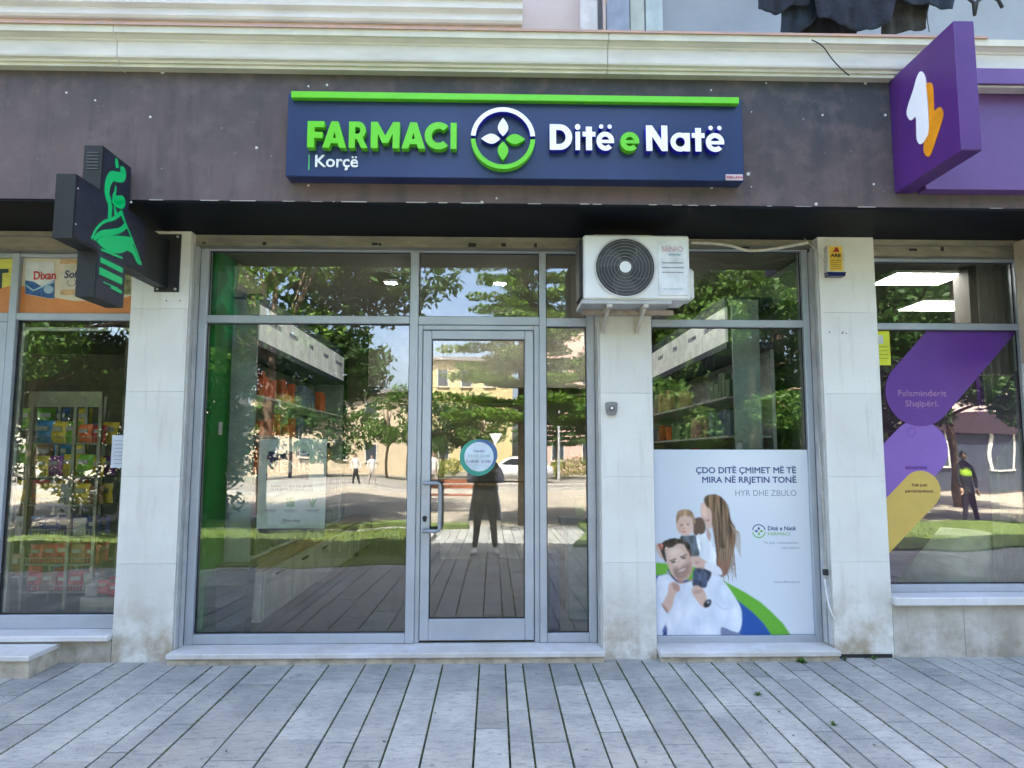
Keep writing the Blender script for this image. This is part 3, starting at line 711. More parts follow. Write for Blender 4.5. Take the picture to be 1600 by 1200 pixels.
S_([(400, 470), (395, 550)], 10); S_([(418, 480), (430, 540)], [8, 30])
S_([(265, 700), (300, 630), (350, 585), (410, 565), (470, 520)], [10, 12, 14, 18, 22])
S_([(465, 520), (490, 590), (525, 670), (560, 760), (600, 875)], [22, 12, 8, 8, 8])
S_([(280, 700), (330, 665), (400, 655), (460, 640), (500, 605)], [18, 28, 30, 26, 30])
S_([(300, 712), (340, 722), (400, 735), (470, 735), (540, 715)], [6, 50, 80, 80, 40])
S_([(500, 740), (545, 780), (575, 850), (598, 870)], [50, 34, 20, 8])
for y_ in ((330, 770, 470, 828, 10), (325, 838, 472, 912, 24), (318, 912, 468, 985, 34), (395, 1020, 465, 1058, 16), (345, 990, 440, 1030, 5),): S_([y_[:2], y_[2:4]], y_[4])
led.build('led_symbol', LED, cs)
mb = MB()
for k in range(6): mb.box(XB+.022, XF-.022, yc-a_-.004, yc-a_-.0005, zc+lv-.05-k*.02, zc+lv-.043-k*.02)
mb.build('vent_slot', M('slot_grey', (.07, .08, .09), .5), cs)
MB().box(XB+.01, XF-.012, yc+l_+.001, -.012, zc-.19, zc+.165).build('mounting_box', casem, cs)
B('wall_plate', -2.50, -2.322, -.011, -.001, 2.655, 3.09, BLACKP, cs)
mb = MB()
for q in ((-2.475, 2.675), (-2.345, 2.675), (-2.345, 3.07)): mb.cyl(q, .009, 'y', -.018, -.0115, 10)
mb.build('bolt', ALU2, cs)
mb = MB()
for q in ((yc-l_+.02, zc+.11), (yc-l_+.02, zc-.10)): mb.cyl(q, .006, 'x', XF+.003, XF+.006, 8)
mb.build('screw', ALU2, cs)
for c in cs.children: shift(c, cs.location)

# ------------------------------------------------------------------ purple box sign and fascia sign
PUR = M('purple_panel', (.080, .020, .165), .38, var=.05); PURL = M('purple_panel_light', (.125, .055, .215), .4, var=.05)
ps = thing('projecting_sign', 'purple box sign with white and orange arrow shapes jutting out over the right shop', 'box sign', (2.75, -.6, 3.23))
px0, px1, pya, pyb, pz0, pz1 = 2.705, 2.83, -1.29, -.602, 3.228, 4.025
B('box', px0, px1, pya, pyb, pz0, pz1, PUR, ps, bev=.005)
def pq(cx, cy_): q = atx(1160+cx/3.636, cy_/3.636, px0); return (q.y, q.z)
wh = smooth_pts([pq(*q) for q in ((1018, 405), (1042, 440), (1050, 520), (1058, 620), (1062, 740), (1045, 790), (1015, 820), (995, 790), (992, 720), (988, 665), (960, 684), (938, 650), (945, 600), (975, 510), (995, 440))], 5)
orr = smooth_pts([pq(*q) for q in ((1045, 480), (1072, 470), (1085, 500), (1090, 600), (1095, 628), (1125, 608), (1144, 645), (1130, 710), (1100, 800), (1075, 872), (1055, 890), (1033, 860), (1040, 780), (1062, 730), (1060, 600), (1052, 520))], 5)
MB().prism(wh, 'x', px0-.006, px0-.001).build('white_arrow', WHITE, ps)
MB().prism(orr, 'x', px0-.004, px0-.0008).build('orange_arrow', M('orange', (.80, .30, .008), .4), ps)
fs_ = thing('fascia_sign', 'plain purple fascia sign behind the projecting box sign', 'shop sign', (3.8, -.6, 3.23))
B('panel', 2.86, 5.6, -.70, -.602, 3.225, 3.895, PURL, fs_, bev=.003)
B('top_ledge', 2.84, 5.6, -.82, -.602, 3.90, 4.008, PURL, fs_, bev=.003)
B('light_strip', 2.86, 5.6, -.80, -.72, 3.885, 3.8985, M('strip_beige', (.6, .52, .5), .5), fs_)
for t_ in (ps, fs_):
    for c in t_.children: shift(c, t_.location)

# ------------------------------------------------------------------ air conditioner
ac = thing('air_conditioner', 'white outdoor air conditioning unit with round fan grille on brackets above the centre pillar', 'air conditioner', (.99, -.03, 2.5))
ACW = M('ac_white', (.70, .71, .70), .45, var=.05, scale=3)
AF = -.35
B('casing', .622, 1.368, AF, -.06, 2.545, 3.006, ACW, ac, bev=.012)
B('side_coil', .598, .621, AF+.05, -.08, 2.57, 2.985, M('coil_black', (.02, .02, .02), .6, bump=1, bscale=120), ac)
B('service_cover', 1.369, 1.432, -.24, -.08, 2.57, 2.80, ACW, ac, bev=.02)
B('top_lid', .70, 1.12, -.30, -.06, 3.007, 3.022, M('lid_cream', (.5, .46, .36), .6), ac)
fc = (.912, 2.772); mb = MB()
mb.ring(fc, .206, .217, 'y', AF-.010, AF-.001, 56); mb.build('fan_shroud', M('shroud', (.55, .55, .54), .4), ac)
MB().cyl(fc, .205, 'y', AF-.0022, AF-.0008, 56).build('fan_recess', M('fan_dark', (.030, .032, .034), .7, c2=(.055, .058, .06), scale=14), ac)
mb = MB()
for r_ in (.052, .076, .100, .124, .148, .170, .190): mb.ring(fc, r_-.0017, r_+.0017, 'y', AF-.013, AF-.010, 48)
for k in range(4):
    a0 = k*90+20; pts = [(fc[0]+r_*math.cos(R(a0+(r_-.04)*330)), fc[1]+r_*math.sin(R(a0+(r_-.04)*330))) for r_ in (.040, .08, .12, .16, .206)]
    mb.ribbon(pts, .0022, 'y', AF-.0098, AF-.0075)
mb.build('fan_grille', M('grille_wire', (.17, .17, .165), .45), ac)
for k in range(3):
    a0 = k*120+20; q = []
    for r_, da in ((.04, -20), (.12, -28), (.19, -10), (.195, 40), (.12, 38), (.045, 25)): q.append((fc[0]+r_*math.cos(R(a0+da)), fc[1]+r_*math.sin(R(a0+da))))
    MB().prism(q, 'y', AF-.006, AF-.003).build('fan_blade', M('blade', (.06, .062, .065), .5), ac)
MB().cyl(fc, .041, 'y', AF-.017, AF-.003, 32, .037).build('fan_hub', ACW, ac)
lp = B('label_panel', 1.145, 1.350, AF-.006, AF-.0005, 2.575, 2.965, M('ac_panel', (.72, .74, .76), .35), ac, bev=.005)
text('SENIO', 1.247, 2.888, AF-.0075, .036, M('logo_red', (.62, .30, .38), .5), lp, 'CENTER', off=.0, sx=1.05)
text('inverter', 1.262, 2.858, AF-.0075, .018, M('logo_blue', (.30, .45, .62), .5), lp, 'CENTER', off=.03)
text('DC INVERTER', 1.247, 2.612, AF-.0075, .014, M('logo_grey', (.42, .48, .56), .5), lp, 'CENTER', sx=1.1)
mb = MB()
for z_ in (2.806, 2.772, 2.738): mb.box(1.172, 1.322, AF-.0075, AF-.0062, z_-.004, z_+.004)
mb.build('panel_groove', M('groove_grey', (.30, .31, .31), .6), lp)
B('base_tray', .605, 1.24, AF+.01, -.04, 2.515, 2.543, M('tray_grey', (.42, .42, .42), .5), ac, bev=.004)
mb = MB(); mb.box(.64, 1.30, -.14, -.10, 2.478, 2.513); mb.build('rail', M('rust_rail', (.25, .16, .12), .7, c2=(.4, .38, .35), scale=8), ac)
for xx in (.80, 1.055):
    mb = MB(); mb.box(xx-.018, xx+.018, AF+.0, -.003, 2.490, 2.512); mb.box(xx-.018, xx+.018, -.012, -.001, 2.36, 2.489)
    mb.prism([(-.012, 2.37), (-.012, 2.395), (-.27, 2.489), (-.31, 2.489)], 'x', xx-.012, xx+.012)
    mb.build('bracket', M('bracket_pale', (.58, .54, .46), .6, var=.2), ac)
for c in ac.children:
    shift(c, ac.location)
    for d in c.children: shift(d, ac.location)
# conduits and cables
def cable(name, pts, r, m, label, cat='cable'):
    P = [Vector(p) for p in pts]; out = []
    for i in range(len(P)-1):
        p0, p1, p2, p3 = P[max(i-1, 0)], P[i], P[i+1], P[min(i+2, len(P)-1)]
        for k in range(6):
            t = k/6; out.append(.5*((2*p1)+(p2-p0)*t+(2*p0-5*p1+4*p2-p3)*t*t+(3*p1-p0-3*p2+p3)*t**3))
    out.append(P[-1]); o = MB().tube(out, r, 8).build(name, m); shift(o, P[0]); o.location = P[0]; return tag(o, label, cat)
PIPEM = M('pipe_wrap', (.60, .58, .50), .7, var=.12, scale=20)
c_ = lambda L, y: [at(u, v, y) for u, v in L]
cable('refrigerant_pipe', c_([(1079, 379), (1110, 380), (1140, 384), (1165, 391), (1190, 391), (1225, 386), (1262, 379)], -.02), .012, PIPEM, 'cream wrapped pipe sagging from the air conditioner to the right pillar', 'pipe')
cable('black_cable', c_([(1268, 62), (1285, 72), (1300, 92), (1315, 108), (1327, 118)], -.79), .004, DARK, 'thin black cable trailing down over the white cornice')
cable('black_cable', c_([(1327, 118), (1360, 120), (1393, 127)], -.61), .005, DARK, 'thin black cable running along the top of the plaster band to the purple sign')
cable('thin_cable', c_([(205, 352), (230, 356), (265, 361), (298, 354)], -.02), .004, DARK, 'thin dark cable along the top of the left pillar')
cable('thin_cable', c_([(1280, 366), (1310, 370), (1340, 369), (1363, 363)], -.012), .003, DARK, 'thin dark cable hanging over the alarm box on the right pillar')
cable('white_cable', c_([(1289, 905), (1291, 925), (1295, 945), (1304, 968)], .0-.01), .006, WHITEP, 'short white cable beside the poster window ending in a black tip')
cable('drop_cable', c_([(1280, 690), (1286, 790), (1289, 850), (1290, 905)], .05), .005, PIPEM, 'thin pale cable running down beside the poster window')
cable('thin_cable', c_([(1256, 372), (1275, 392), (1290, 412)], -.015), .003, PIPEM, 'thin pale cable from the pipe end to the alarm box')
tag(B('junction_clip', 2.395, 2.425, .0, .03, .60, .64, DARK), 'small black cable joint beside the poster window', 'cable joint')
# alarm siren
al = thing('alarm_siren', 'yellow and blue alarm box with a red emblem high on the right pillar', 'alarm', (2.555, 0, 2.92))
ap = [(2.488, 2.812), (2.495, 3.03), (2.505, 3.036), (2.607, 3.036), (2.616, 3.03), (2.620, 2.812)]
MB().prism(ap, 'y', -.058, -.001).build('case', M('siren_case', (.66, .64, .55), .4), al)
f_ = B('front_label', 2.505, 2.603, -.0605, -.0585, 2.838, 3.024, M('siren_yellow', (.78, .50, .06), .4), al)
text('ARB', 2.554, 2.944, -.062, .024, DARK, f_, 'CENTER', off=.05, sx=1.2)
MB().prism([(2.528, 2.982), (2.582, 2.982), (2.575, 3.012), (2.556, 3.018), (2.542, 2.995)], 'y', -.062, -.0608).build('red_emblem', M('emblem_red', (.35, .01, .02), .5), f_)
mb = MB()
for k in range(5): mb.box(2.515, 2.593, -.0615, -.0608, 2.85+k*.016, 2.858+k*.016)
mb.build('fine_print', M('siren_ochre', (.45, .28, .03), .5), f_)
MB().prism([(2.492, 2.797), (2.616, 2.797), (2.624, 2.828), (2.486, 2.828)], 'y', -.066, -.004).build('blue_lens', M('lens_blue', (.01, .015, .10), .15), al)
for c in al.children:
    shift(c, al.location)
    for d in c.children: shift(d, al.location)
bl = thing('door_bell', 'small rounded grey bell push on the centre pillar', 'door bell', (.861, 0, 1.806))
MB().prism(smooth_pts([(-.036, .045), (.036, .045), (.044, .02), (.036, -.035), (.018, -.05), (-.018, -.05), (-.036, -.035), (-.044, .02)], 4), 'y', -.022, -.001).build('housing', M('bell_grey', (.22, .22, .23), .4), bl)
MB().cyl((0, .0), .020, 'y', -.027, -.0225, 20).build('bezel', M('bell_dark', (.10, .10, .10), .3), bl)
MB().cyl((0, .002), .010, 'y', -.030, -.0275, 14).build('button', WHITE, bl)
mb = MB()
for q in ((1322, 521), (1316, 521)): p = at(q[0], q[1], 0); mb.cyl((p.x, p.z), .006, 'y', -.001, .002, 8)
for u, v in ((260, 470), (281, 470), (1296, 519), (1317, 519)):
    p = at(u, v, 0); mb.cyl((p.x, p.z), .006, 'y', -.0012, .002, 8)
stuff(mb.build('drill_hole', M('hole_grey', (.15, .14, .13), .8), bld))

# louvred box at the far right edge
lv_ = thing('louvred_unit', 'beige louvred cooling unit cut by the right edge under the soffit', 'cooling unit', (3.98, -.3, 2.4))
lx = at(1589, 460, -.12).x
B('housing', lx, lx+.5, -.25, -.12, at(1590, 565, -.25).z, at(1590, 372, -.25).z, M('louvre_beige', (.40, .34, .24), .6), lv_)
for k in range(15):
    z_ = at(1590, 560, -.25).z+.02+k*.047
    B('louvre', lx+.012, lx+.488, -.262, -.2505, z_, z_+.022, M('louvre_slat', (.12, .09, .06), .5), lv_)
for c in lv_.children: shift(c, lv_.location)

# ------------------------------------------------------------------ laundry on the balcony above
clothm = [M('navy_cloth', (.010, .015, .027), .9, var=.3, scale=9, bump=.6, bscale=30), M('dark_denim', (.013, .024, .040), .9, var=.3, scale=9, bump=.6, bscale=40), M('olive_cloth', (.035, .032, .026), .9, var=.3, scale=12, bump=.6), M('black_cloth', (.010, .010, .013), .9, var=.3)]
def garment(pts, y, m, label, cat, th=.03, folds=9):
    P = [at(u, v, y) for u, v in pts]; q = smooth_pts([(p.x, p.z) for p in P], 9)
    cx = sum(p[0] for p in q)/len(q); cz = sum(p[1] for p in q)/len(q); n = len(q); mb = MB(); rings = (1., .97, .86, .72, .58, .44, .3, .15)
    vs = []
    fold = lambda xx, zz: y+.009*math.sin(xx*40+zz*5+cx*9)+.004*math.sin(xx*85-zz*9)
    for s in (-1, 1):
        for k, f in enumerate(rings):
            for p in q: xx, zz = cx+(p[0]-cx)*f, cz+(p[1]-cz)*f; vs.append((xx, fold(xx, zz)+s*(.001 if k == 0 else .005), zz))
        vs.append((cx, fold(cx, cz)+s*.005, cz))
    K = len(rings)*n+1; fs = []
    for s in (0, 1):
        b = s*K
        for k in range(len(rings)-1):
            for i in range(n): j = (i+1) % n; fs.append((b+k*n+i, b+k*n+j, b+(k+1)*n+j, b+(k+1)*n+i))
        for i in range(n): fs.append((b+(len(rings)-1)*n+i, b+(len(rings)-1)*n+(i+1) % n, b+K-1))
    for i in range(n): fs.append((i, (i+1) % n, K+(i+1) % n, K+i))
    o = mb.add(vs, fs, True).build(cat.replace(' ', '_'), m); base = (cx, y, cz); shift(o, base); o.location = base
    return tag(o, label, cat, 'laundry hanging over the balcony')
garment([(1190, -60), (1262, -60), (1265, 5), (1240, 8), (1215, 22), (1190, 16), (1185, 5)], -.50, clothm[0], 'dark navy top with pale trim, at the left end of the laundry', 'hanging shirt')
garment([(1222, -60), (1290, -60), (1280, 20), (1250, 50), (1222, 55), (1220, 30)], -.46, clothm[1], 'blue-grey denim trousers hanging low at the left of the laundry', 'hanging trousers')
garment([(1245, -60), (1330, -60), (1340, 30), (1330, 62), (1290, 62), (1245, 58), (1240, 20)], -.40, clothm[3], 'black cloth reaching lowest in the middle of the laundry', 'hanging cloth')
garment([(1280, -60), (1395, -60), (1396, 20), (1375, 42), (1345, 48), (1318, 42), (1298, 28), (1276, 22)], -.54, clothm[0], 'navy coat with two rounded hems in the middle of the laundry', 'hanging coat')
garment([(1375, -60), (1455, -60), (1447, 30), (1444, 46), (1410, 50), (1380, 58), (1378, 20)], -.44, clothm[2], 'olive brown garment with thin dark hem line', 'hanging shorts')
garment([(1400, -60), (1500, -60), (1490, 5), (1483, 15), (1450, 8), (1410, 0)], -.52, clothm[1], 'dark blue jacket with a white printed mark at the right of the laundry', 'hanging jacket')
hg = MB(); 
for L in ([(1502, -12), (1521, 4), (1523, 24)], [(1523, 22), (1527, 2), (1545, -8)], [(1545, -8), (1560, 0), (1566, 12)]): hg.tube(c_(L, -.5), .012, 8)
o = hg.build('clothes_hanger', DARK); b_ = at(1523, 0, -.5); shift(o, b_); o.location = b_; tag(o, 'black plastic clothes hanger hanging above the purple box sign', 'hanger', 'laundry hanging over the balcony')
cable('hanging_string', c_([(1448, 0), (1449, 30), (1452, 50)], -.5), .003, DARK, 'thin dark string hanging from the laundry', 'string')
# strips beside the balcony
b2 = thing('balcony_curtain', 'pale green and white plastic curtain strips beside the grey balcony wall', 'curtain', (1.1, .3, 4.3))
for u0, u1, m_ in ((948, 984, M('strip_bluegrey', (.36, .40, .50), .7)), (985, 1007, M('strip_pale', (.50, .52, .46), .7)), (1009, 1036, M('strip_green', (.52, .58, .56), .7))):
    q0, q1 = at(u0, 60, .3), at(u1, 60, .3); B('strip', q0.x, q1.x-.004, .28, .31, 4.25, 6.4, m_, b2)
for c in b2.children: shift(c, b2.location)
dp_ = thing('corner_pipe', 'thin pinkish downpipe with a forked top beside the pale pilaster', 'pipe', (.84, -.1, 4.27))
MB().tube([(.83, -.1, 4.27), (.83, -.1, 4.93), (.79, -.1, 5.05), (.79, -.1, 9)], .012, 8).build('stem', PINK, dp_)
MB().tube([(.83, -.1, 4.88), (.88, -.1, 5.05), (.88, -.1, 6)], .012, 8).build('branch', PINK, dp_)
for c in dp_.children: shift(c, dp_.location)

# ------------------------------------------------------------------ poster of the pharmacy window (flat print)
PX0, PX1, PZ0, PZ1 = 1.208, 2.386, .141, 1.507
def uvmap(cx, cy_):
    v = (cy_-70)/972; xl = 78+(cy_-70)*27/972; xr = 880+(cy_-70)*45/972
    return ((cx-xl)/(xr-xl), v)
NX, NZ = 360, 418
gu, gv = np.meshgrid((np.arange(NX)+.5)/NX, (np.arange(NZ)+.5)/NZ)      # v runs down
img = np.zeros((NZ, NX, 3)); k_ = np.clip(gu*.8+.1*gv, 0, 1)[..., None]
img[:] = np.array((.56, .63, .72))*(1-k_)+np.array((.68, .74, .80))*k_
img += (np.array((.75, .79, .83))-img)*(np.exp(-((gu-.62)**2/.12+(gv-.12)**2/.05)))[..., None]*.7
def blur(a, r):
    for ax in (0, 1):
        for _ in range(2):
            p = np.pad(a, [(r, r) if i == ax else (0, 0) for i in range(2)], mode='edge'); c = np.cumsum(p, axis=ax); n = a.shape[ax]
            c = np.concatenate([np.zeros_like(np.take(c, [0], axis=ax)), c], axis=ax)
            a = (np.take(c, range(2*r+1, 2*r+1+n), axis=ax)-np.take(c, range(0, n), axis=ax))/(2*r+1)
    return a
def mask(pts, sm=True, conv=True, r=1):
    P = np.array(smooth_pts(pts, 5) if sm else pts, float)
    if conv: P = np.array([uvmap(*p) for p in P])
    inside = np.zeros(gu.shape, bool); n = len(P)
    for i in range(n):
        x1, y1 = P[i]; x2, y2 = P[(i+1) % n]
        if y1 == y2: continue
        c = (gv < y1) != (gv < y2); inside ^= c & (gu < (x2-x1)*(gv-y1)/(y2-y1)+x1)
    m = inside.astype(float); return blur(m, r) if r else m
def paint(pts, c, a=1., r=1, sm=True, soft=0):
    global img
    m = mask(pts, sm, True, max(r, soft))[..., None]*a; img = img*(1-m)+np.array(c)*m
def fbm(sx, sy, seed):
    g = np.random.default_rng(seed); out = np.zeros_like(gu)
    for o_ in range(3):
        nx_, ny_ = max(2, int(sx*2**o_)), max(2, int(sy*2**o_)); G = g.normal(size=(ny_+2, nx_+2)); X = gu*nx_; Y = gv*ny_; i = X.astype(int); j = Y.astype(int); fx, fy = X-i, Y-j; fx = fx*fx*(3-2*fx); fy = fy*fy*(3-2*fy)
        out += ((G[j, i]*(1-fx)+G[j, i+1]*fx)*(1-fy)+(G[j+1, i]*(1-fx)+G[j+1, i+1]*fx)*fy)/2**o_
    return out
def grain(pts, sx, sy, amp, seed, tone=(1, 1, 1)):
    global img
    m = mask(q5(*pts))[..., None]; img = np.clip(img*(1+m*amp*fbm(sx, sy, seed)[..., None]*np.array(tone)), 0, 1)
def ell(cx, cy_, rx, ry, c, a=1., rot=0, r=1):
    pts = [(cx+rx*math.cos(t)*math.cos(R(rot))-ry*math.sin(t)*math.sin(R(rot)), cy_+rx*math.cos(t)*math.sin(R(rot))+ry*math.sin(t)*math.cos(R(rot))) for t in np.linspace(0, 6.283, 20, endpoint=False)]
    paint(pts, c, a, r, False)
# people crop is (1020,760)x5 ; poster crop is (1000,680)x3.334
def q5(*P): return [((20+x/5)*3.334, (80+y/5)*3.334) for x, y in P]
def p5(c, *P, a=1., r=1): paint(q5(*P), c, a, r)
def e5(cx, cy_, rx, ry, c, a=1., rot=0, r=1): q = q5((cx, cy_))[0]; ell(q[0], q[1], rx*.667, ry*.667, c, a, rot, r)
G1, B1 = (.13, .42, .035), (.012, .085, .34)
paint([(60, 664), (160, 672), (300, 690), (400, 735), (485, 782), (560, 822), (640, 872), (700, 925), (760, 985), (812, 1060), (60, 1060)], G1, sm=False)
paint([(60, 738), (150, 730), (400, 790), (520, 862), (600, 925), (660, 985), (712, 1060), (60, 1060)], B1, sm=False)
hair, hair2, skin, skin2 = (.17, .10, .06), (.33, .24, .165), (.64, .44, .36), (.40, .21, .16)
# woman
p5((.66, .70, .76), (600, 330), (660, 330), (700, 400), (690, 500), (630, 640), (560, 640))
p5((.70, .74, .80), (430, 330), (480, 420), (530, 620), (520, 690), (440, 640), (380, 560), (360, 420), (400, 380))
p5(skin, (405, 130), (470, 150), (490, 250), (480, 320), (450, 340), (425, 300), (398, 250), (390, 180))
p5((.76, .52, .42), (400, 150), (430, 150), (440, 240), (410, 240), (392, 190)); p5((.45, .22, .2), (425, 268), (462, 262), (450, 282))
p5(hair, (415, 100), (450, 68), (510, 65), (560, 95), (600, 150), (625, 260), (660, 330), (668, 420), (640, 560), (600, 690), (545, 710), (520, 640), (515, 520), (500, 420), (480, 310), (470, 200), (430, 150))
for k in range(9):
    xo = k*14; p5(hair2 if k % 2 else (.10, .055, .035), (485+xo, 110+k*4), (500+xo, 180), (512+xo, 330), (520+xo*.9, 480), (535+xo*.8, 640), (529+xo*.8, 640), (510+xo*.9, 480), (500+xo, 330), (490+xo, 180), a=.55)
grain(((415, 100), (450, 68), (510, 65), (560, 95), (600, 150), (625, 260), (660, 330), (668, 420), (640, 560), (600, 690), (545, 710), (520, 640), (515, 520), (500, 420), (480, 310), (470, 200), (430, 150)), 70, 7, .42, 5)
for k in range(16):
    a = 560+k*7; p5(hair if k % 2 else hair2, (a-18, 500), (a-12, 500), (a-2, 600), (a+random.uniform(-22, 26), 740+random.uniform(-20, 25)), (a-6, 640), a=.8, r=0)
for k in range(9): a = 660+k*5; p5(hair2, (a-40, 300+k*6), (a-36, 300+k*6), (a, 380), (a+6, 470+k*10), (a+2, 470+k*10), (a-6, 390), a=.5, r=0)
p5((.30, .13, .08), (520, 560), (560, 600), (620, 560), (600, 680), (550, 700), a=.6)
p5(skin2, (440, 330), (470, 380), (465, 440), (440, 400), a=.8)
grain(((430, 330), (480, 420), (530, 620), (520, 690), (440, 640), (380, 560), (360, 420), (400, 380)), 26, 14, .10, 7)
# baby
p5((.12, .07, .05), (340, 260), (400, 250), (430, 310), (420, 370), (350, 390), (330, 330))
e5(268, 300, 66, 92, skin, rot=-4); e5(285, 340, 50, 50, (.74, .50, .40), .6, r=3); e5(232, 330, 22, 40, (.52, .32, .25), .5, r=2)
p5((.33, .21, .12), (205, 300), (203, 225), (230, 190), (285, 184), (330, 210), (350, 280), (335, 300), (320, 250), (270, 235), (225, 250))
e5(245, 308, 10, 6, (.06, .04, .04)); e5(292, 302, 10, 6, (.06, .04, .04)); e5(264, 335, 9, 7, skin2, .7); e5(262, 360, 16, 6, (.45, .14, .12), .9)
p5((.085, .11, .14), (240, 395), (300, 390), (350, 390), (385, 440), (385, 545), (330, 555), (280, 470), (240, 430))
p5((.70, .75, .80), (360, 400), (400, 385), (460, 440), (465, 560), (430, 600), (395, 560)); p5((.5, .56, .64), (395, 420), (410, 480), (405, 560), (395, 520), a=.5)
grain(((205, 300), (203, 225), (230, 190), (285, 184), (330, 210), (350, 280), (335, 300), (320, 250), (270, 235), (225, 250)), 60, 20, .3, 8)
grain(((240, 395), (300, 390), (350, 390), (385, 440), (385, 545), (330, 555), (280, 470), (240, 430)), 30, 30, .3, 9)
# man
p5((.60, .42, .34), (40, 470), (70, 460), (110, 560), (80, 560))
p5(skin, (120, 470), (200, 445), (280, 470), (325, 560), (330, 640), (300, 720), (240, 745), (190, 720), (150, 650), (125, 570))
p5((.80, .60, .50), (150, 500), (230, 490), (270, 540), (250, 620), (190, 620), (150, 560), a=.6, r=3)
p5((.022, .016, .014), (75, 470), (120, 430), (190, 410), (260, 425), (310, 470), (325, 560), (305, 540), (270, 470), (220, 455), (160, 490), (118, 490), (130, 600), (105, 570))
p5((.35, .12, .09), (62, 455), (100, 460), (95, 500), (75, 495))
e5(182, 597, 20, 8, (.035, .02, .02), rot=-10); e5(262, 566, 20, 8, (.035, .02, .02), rot=-10); p5((.03, .02, .02), (155, 585), (200, 568), (202, 576), (158, 592)); p5((.03, .02, .02), (235, 556), (280, 536), (282, 544), (238, 563))
p5(skin2, (225, 580), (240, 625), (220, 640), (208, 630), a=.5); p5((.17, .09, .07), (185, 655), (220, 640), (285, 612), (312, 600), (318, 660), (290, 715), (240, 738), (200, 712), a=.62, r=3)
p5((.80, .76, .74), (212, 666), (245, 657), (274, 642), (266, 656), (240, 668)); p5((.30, .15, .12), (205, 664), (245, 650), (280, 632), (276, 638), (245, 656), (212, 668), a=.7, r=0); 
p5((.03, .04, .07), (140, 650), (165, 690), (205, 740), (225, 790), (180, 800), (140, 760), (132, 700)); p5((.42, .50, .58), (138, 660), (185, 760), (165, 770), (135, 720), a=.8)
p5((.06, .04, .035), (180, 640), (200, 640), (215, 720), (190, 700), a=.35, r=3); p5((.86, .68, .60), (160, 510), (210, 490), (225, 520), (180, 550), a=.5, r=4); p5((.84, .62, .53), (215, 600), (235, 595), (238, 640), (222, 642), a=.6, r=2)
p5((.45, .24, .18), (270, 470), (325, 560), (330, 650), (300, 720), (290, 640), (290, 540), a=.5, r=5); grain(((75, 470), (120, 430), (190, 410), (260, 425), (310, 470), (325, 560), (305, 540), (270, 470), (220, 455), (160, 490)), 70, 30, .6, 12)
p5(skin2, (215, 720), (270, 755), (330, 725), (320, 745), (270, 770), (230, 765))
p5((.70, .75, .84), (50, 760), (100, 700), (150, 700), (230, 765), (340, 740), (450, 690), (520, 700), (600, 780), (680, 900), (715, 980), (715, 1090), (680, 1150), (580, 1110), (560, 1170), (130, 1170), (135, 1060), (110, 1150), (50, 1165))
p5((.54, .62, .74), (540, 730), (620, 850), (650, 960), (560, 920), (500, 860), a=.6, r=3); p5((.48, .56, .70), (330, 1000), (420, 1060), (470, 1040), (400, 1090), (300, 1080), a=.4, r=3); p5((.44, .5, .62), (500, 890), (560, 950), (640, 960), (560, 962), a=.6)
grain(((50, 760), (100, 700), (230, 765), (340, 740), (450, 690), (520, 700), (600, 780), (680, 900), (715, 980), (715, 1090), (680, 1150), (560, 1170), (130, 1170), (50, 1165)), 14, 9, .085, 14, (1.2, 1, .8))
p5((.05, .07, .13), (350, 650), (420, 640), (480, 680), (450, 760), (430, 800), (340, 790), (335, 710)); p5((.12, .15, .24), (370, 680), (430, 680), (420, 740), a=.6, r=3)
p5(skin, (325, 560), (380, 555), (430, 590), (480, 620), (440, 650), (360, 640), (330, 600)); p5((.72, .74, .80), (440, 600), (540, 640), (560, 700), (500, 680), (430, 650)); p5(skin2, (350, 590), (390, 600), (360, 612), a=.7)
p5(skin, (150, 770), (200, 750), (235, 790), (230, 820), (200, 850), (180, 930), (150, 980), (105, 920), (140, 840)); p5(skin2, (175, 760), (225, 775), (230, 820), (190, 815), a=.7); p5(skin2, (100, 915), (150, 985), (130, 985), (100, 940))
p5(skin, (330, 800), (360, 780), (410, 800), (440, 860), (440, 930), (415, 950), (370, 900), (330, 840)); p5(skin2, (345, 820), (410, 815), (400, 835), (350, 845), a=.5)
grain(((350, 650), (420, 640), (480, 680), (450, 760), (430, 800), (340, 790), (335, 710)), 50, 50, .35, 15)
e5(450, 920, 38, 26, (.012, .012, .02), rot=-50); e5(456, 910, 12, 10, (.30, .32, .4), rot=-40)
p5((.18, .22, .33), (560, 1100), (600, 1120), (700, 1150), (730, 1175), (570, 1175)); p5((.02, .06, .22), (105, 1160), (135, 1090), (135, 1170))
PAINT = bpy.data.materials.new('printed_paper'); PAINT.use_nodes = True
t = PAINT.node_tree; a_n = t.nodes.new('ShaderNodeVertexColor'); a_n.layer_name = 'print'; t.links.new(a_n.outputs[0], t.nodes['Principled BSDF'].inputs['Base Color']); t.nodes['Principled BSDF'].inputs['Roughness'].default_value = .32
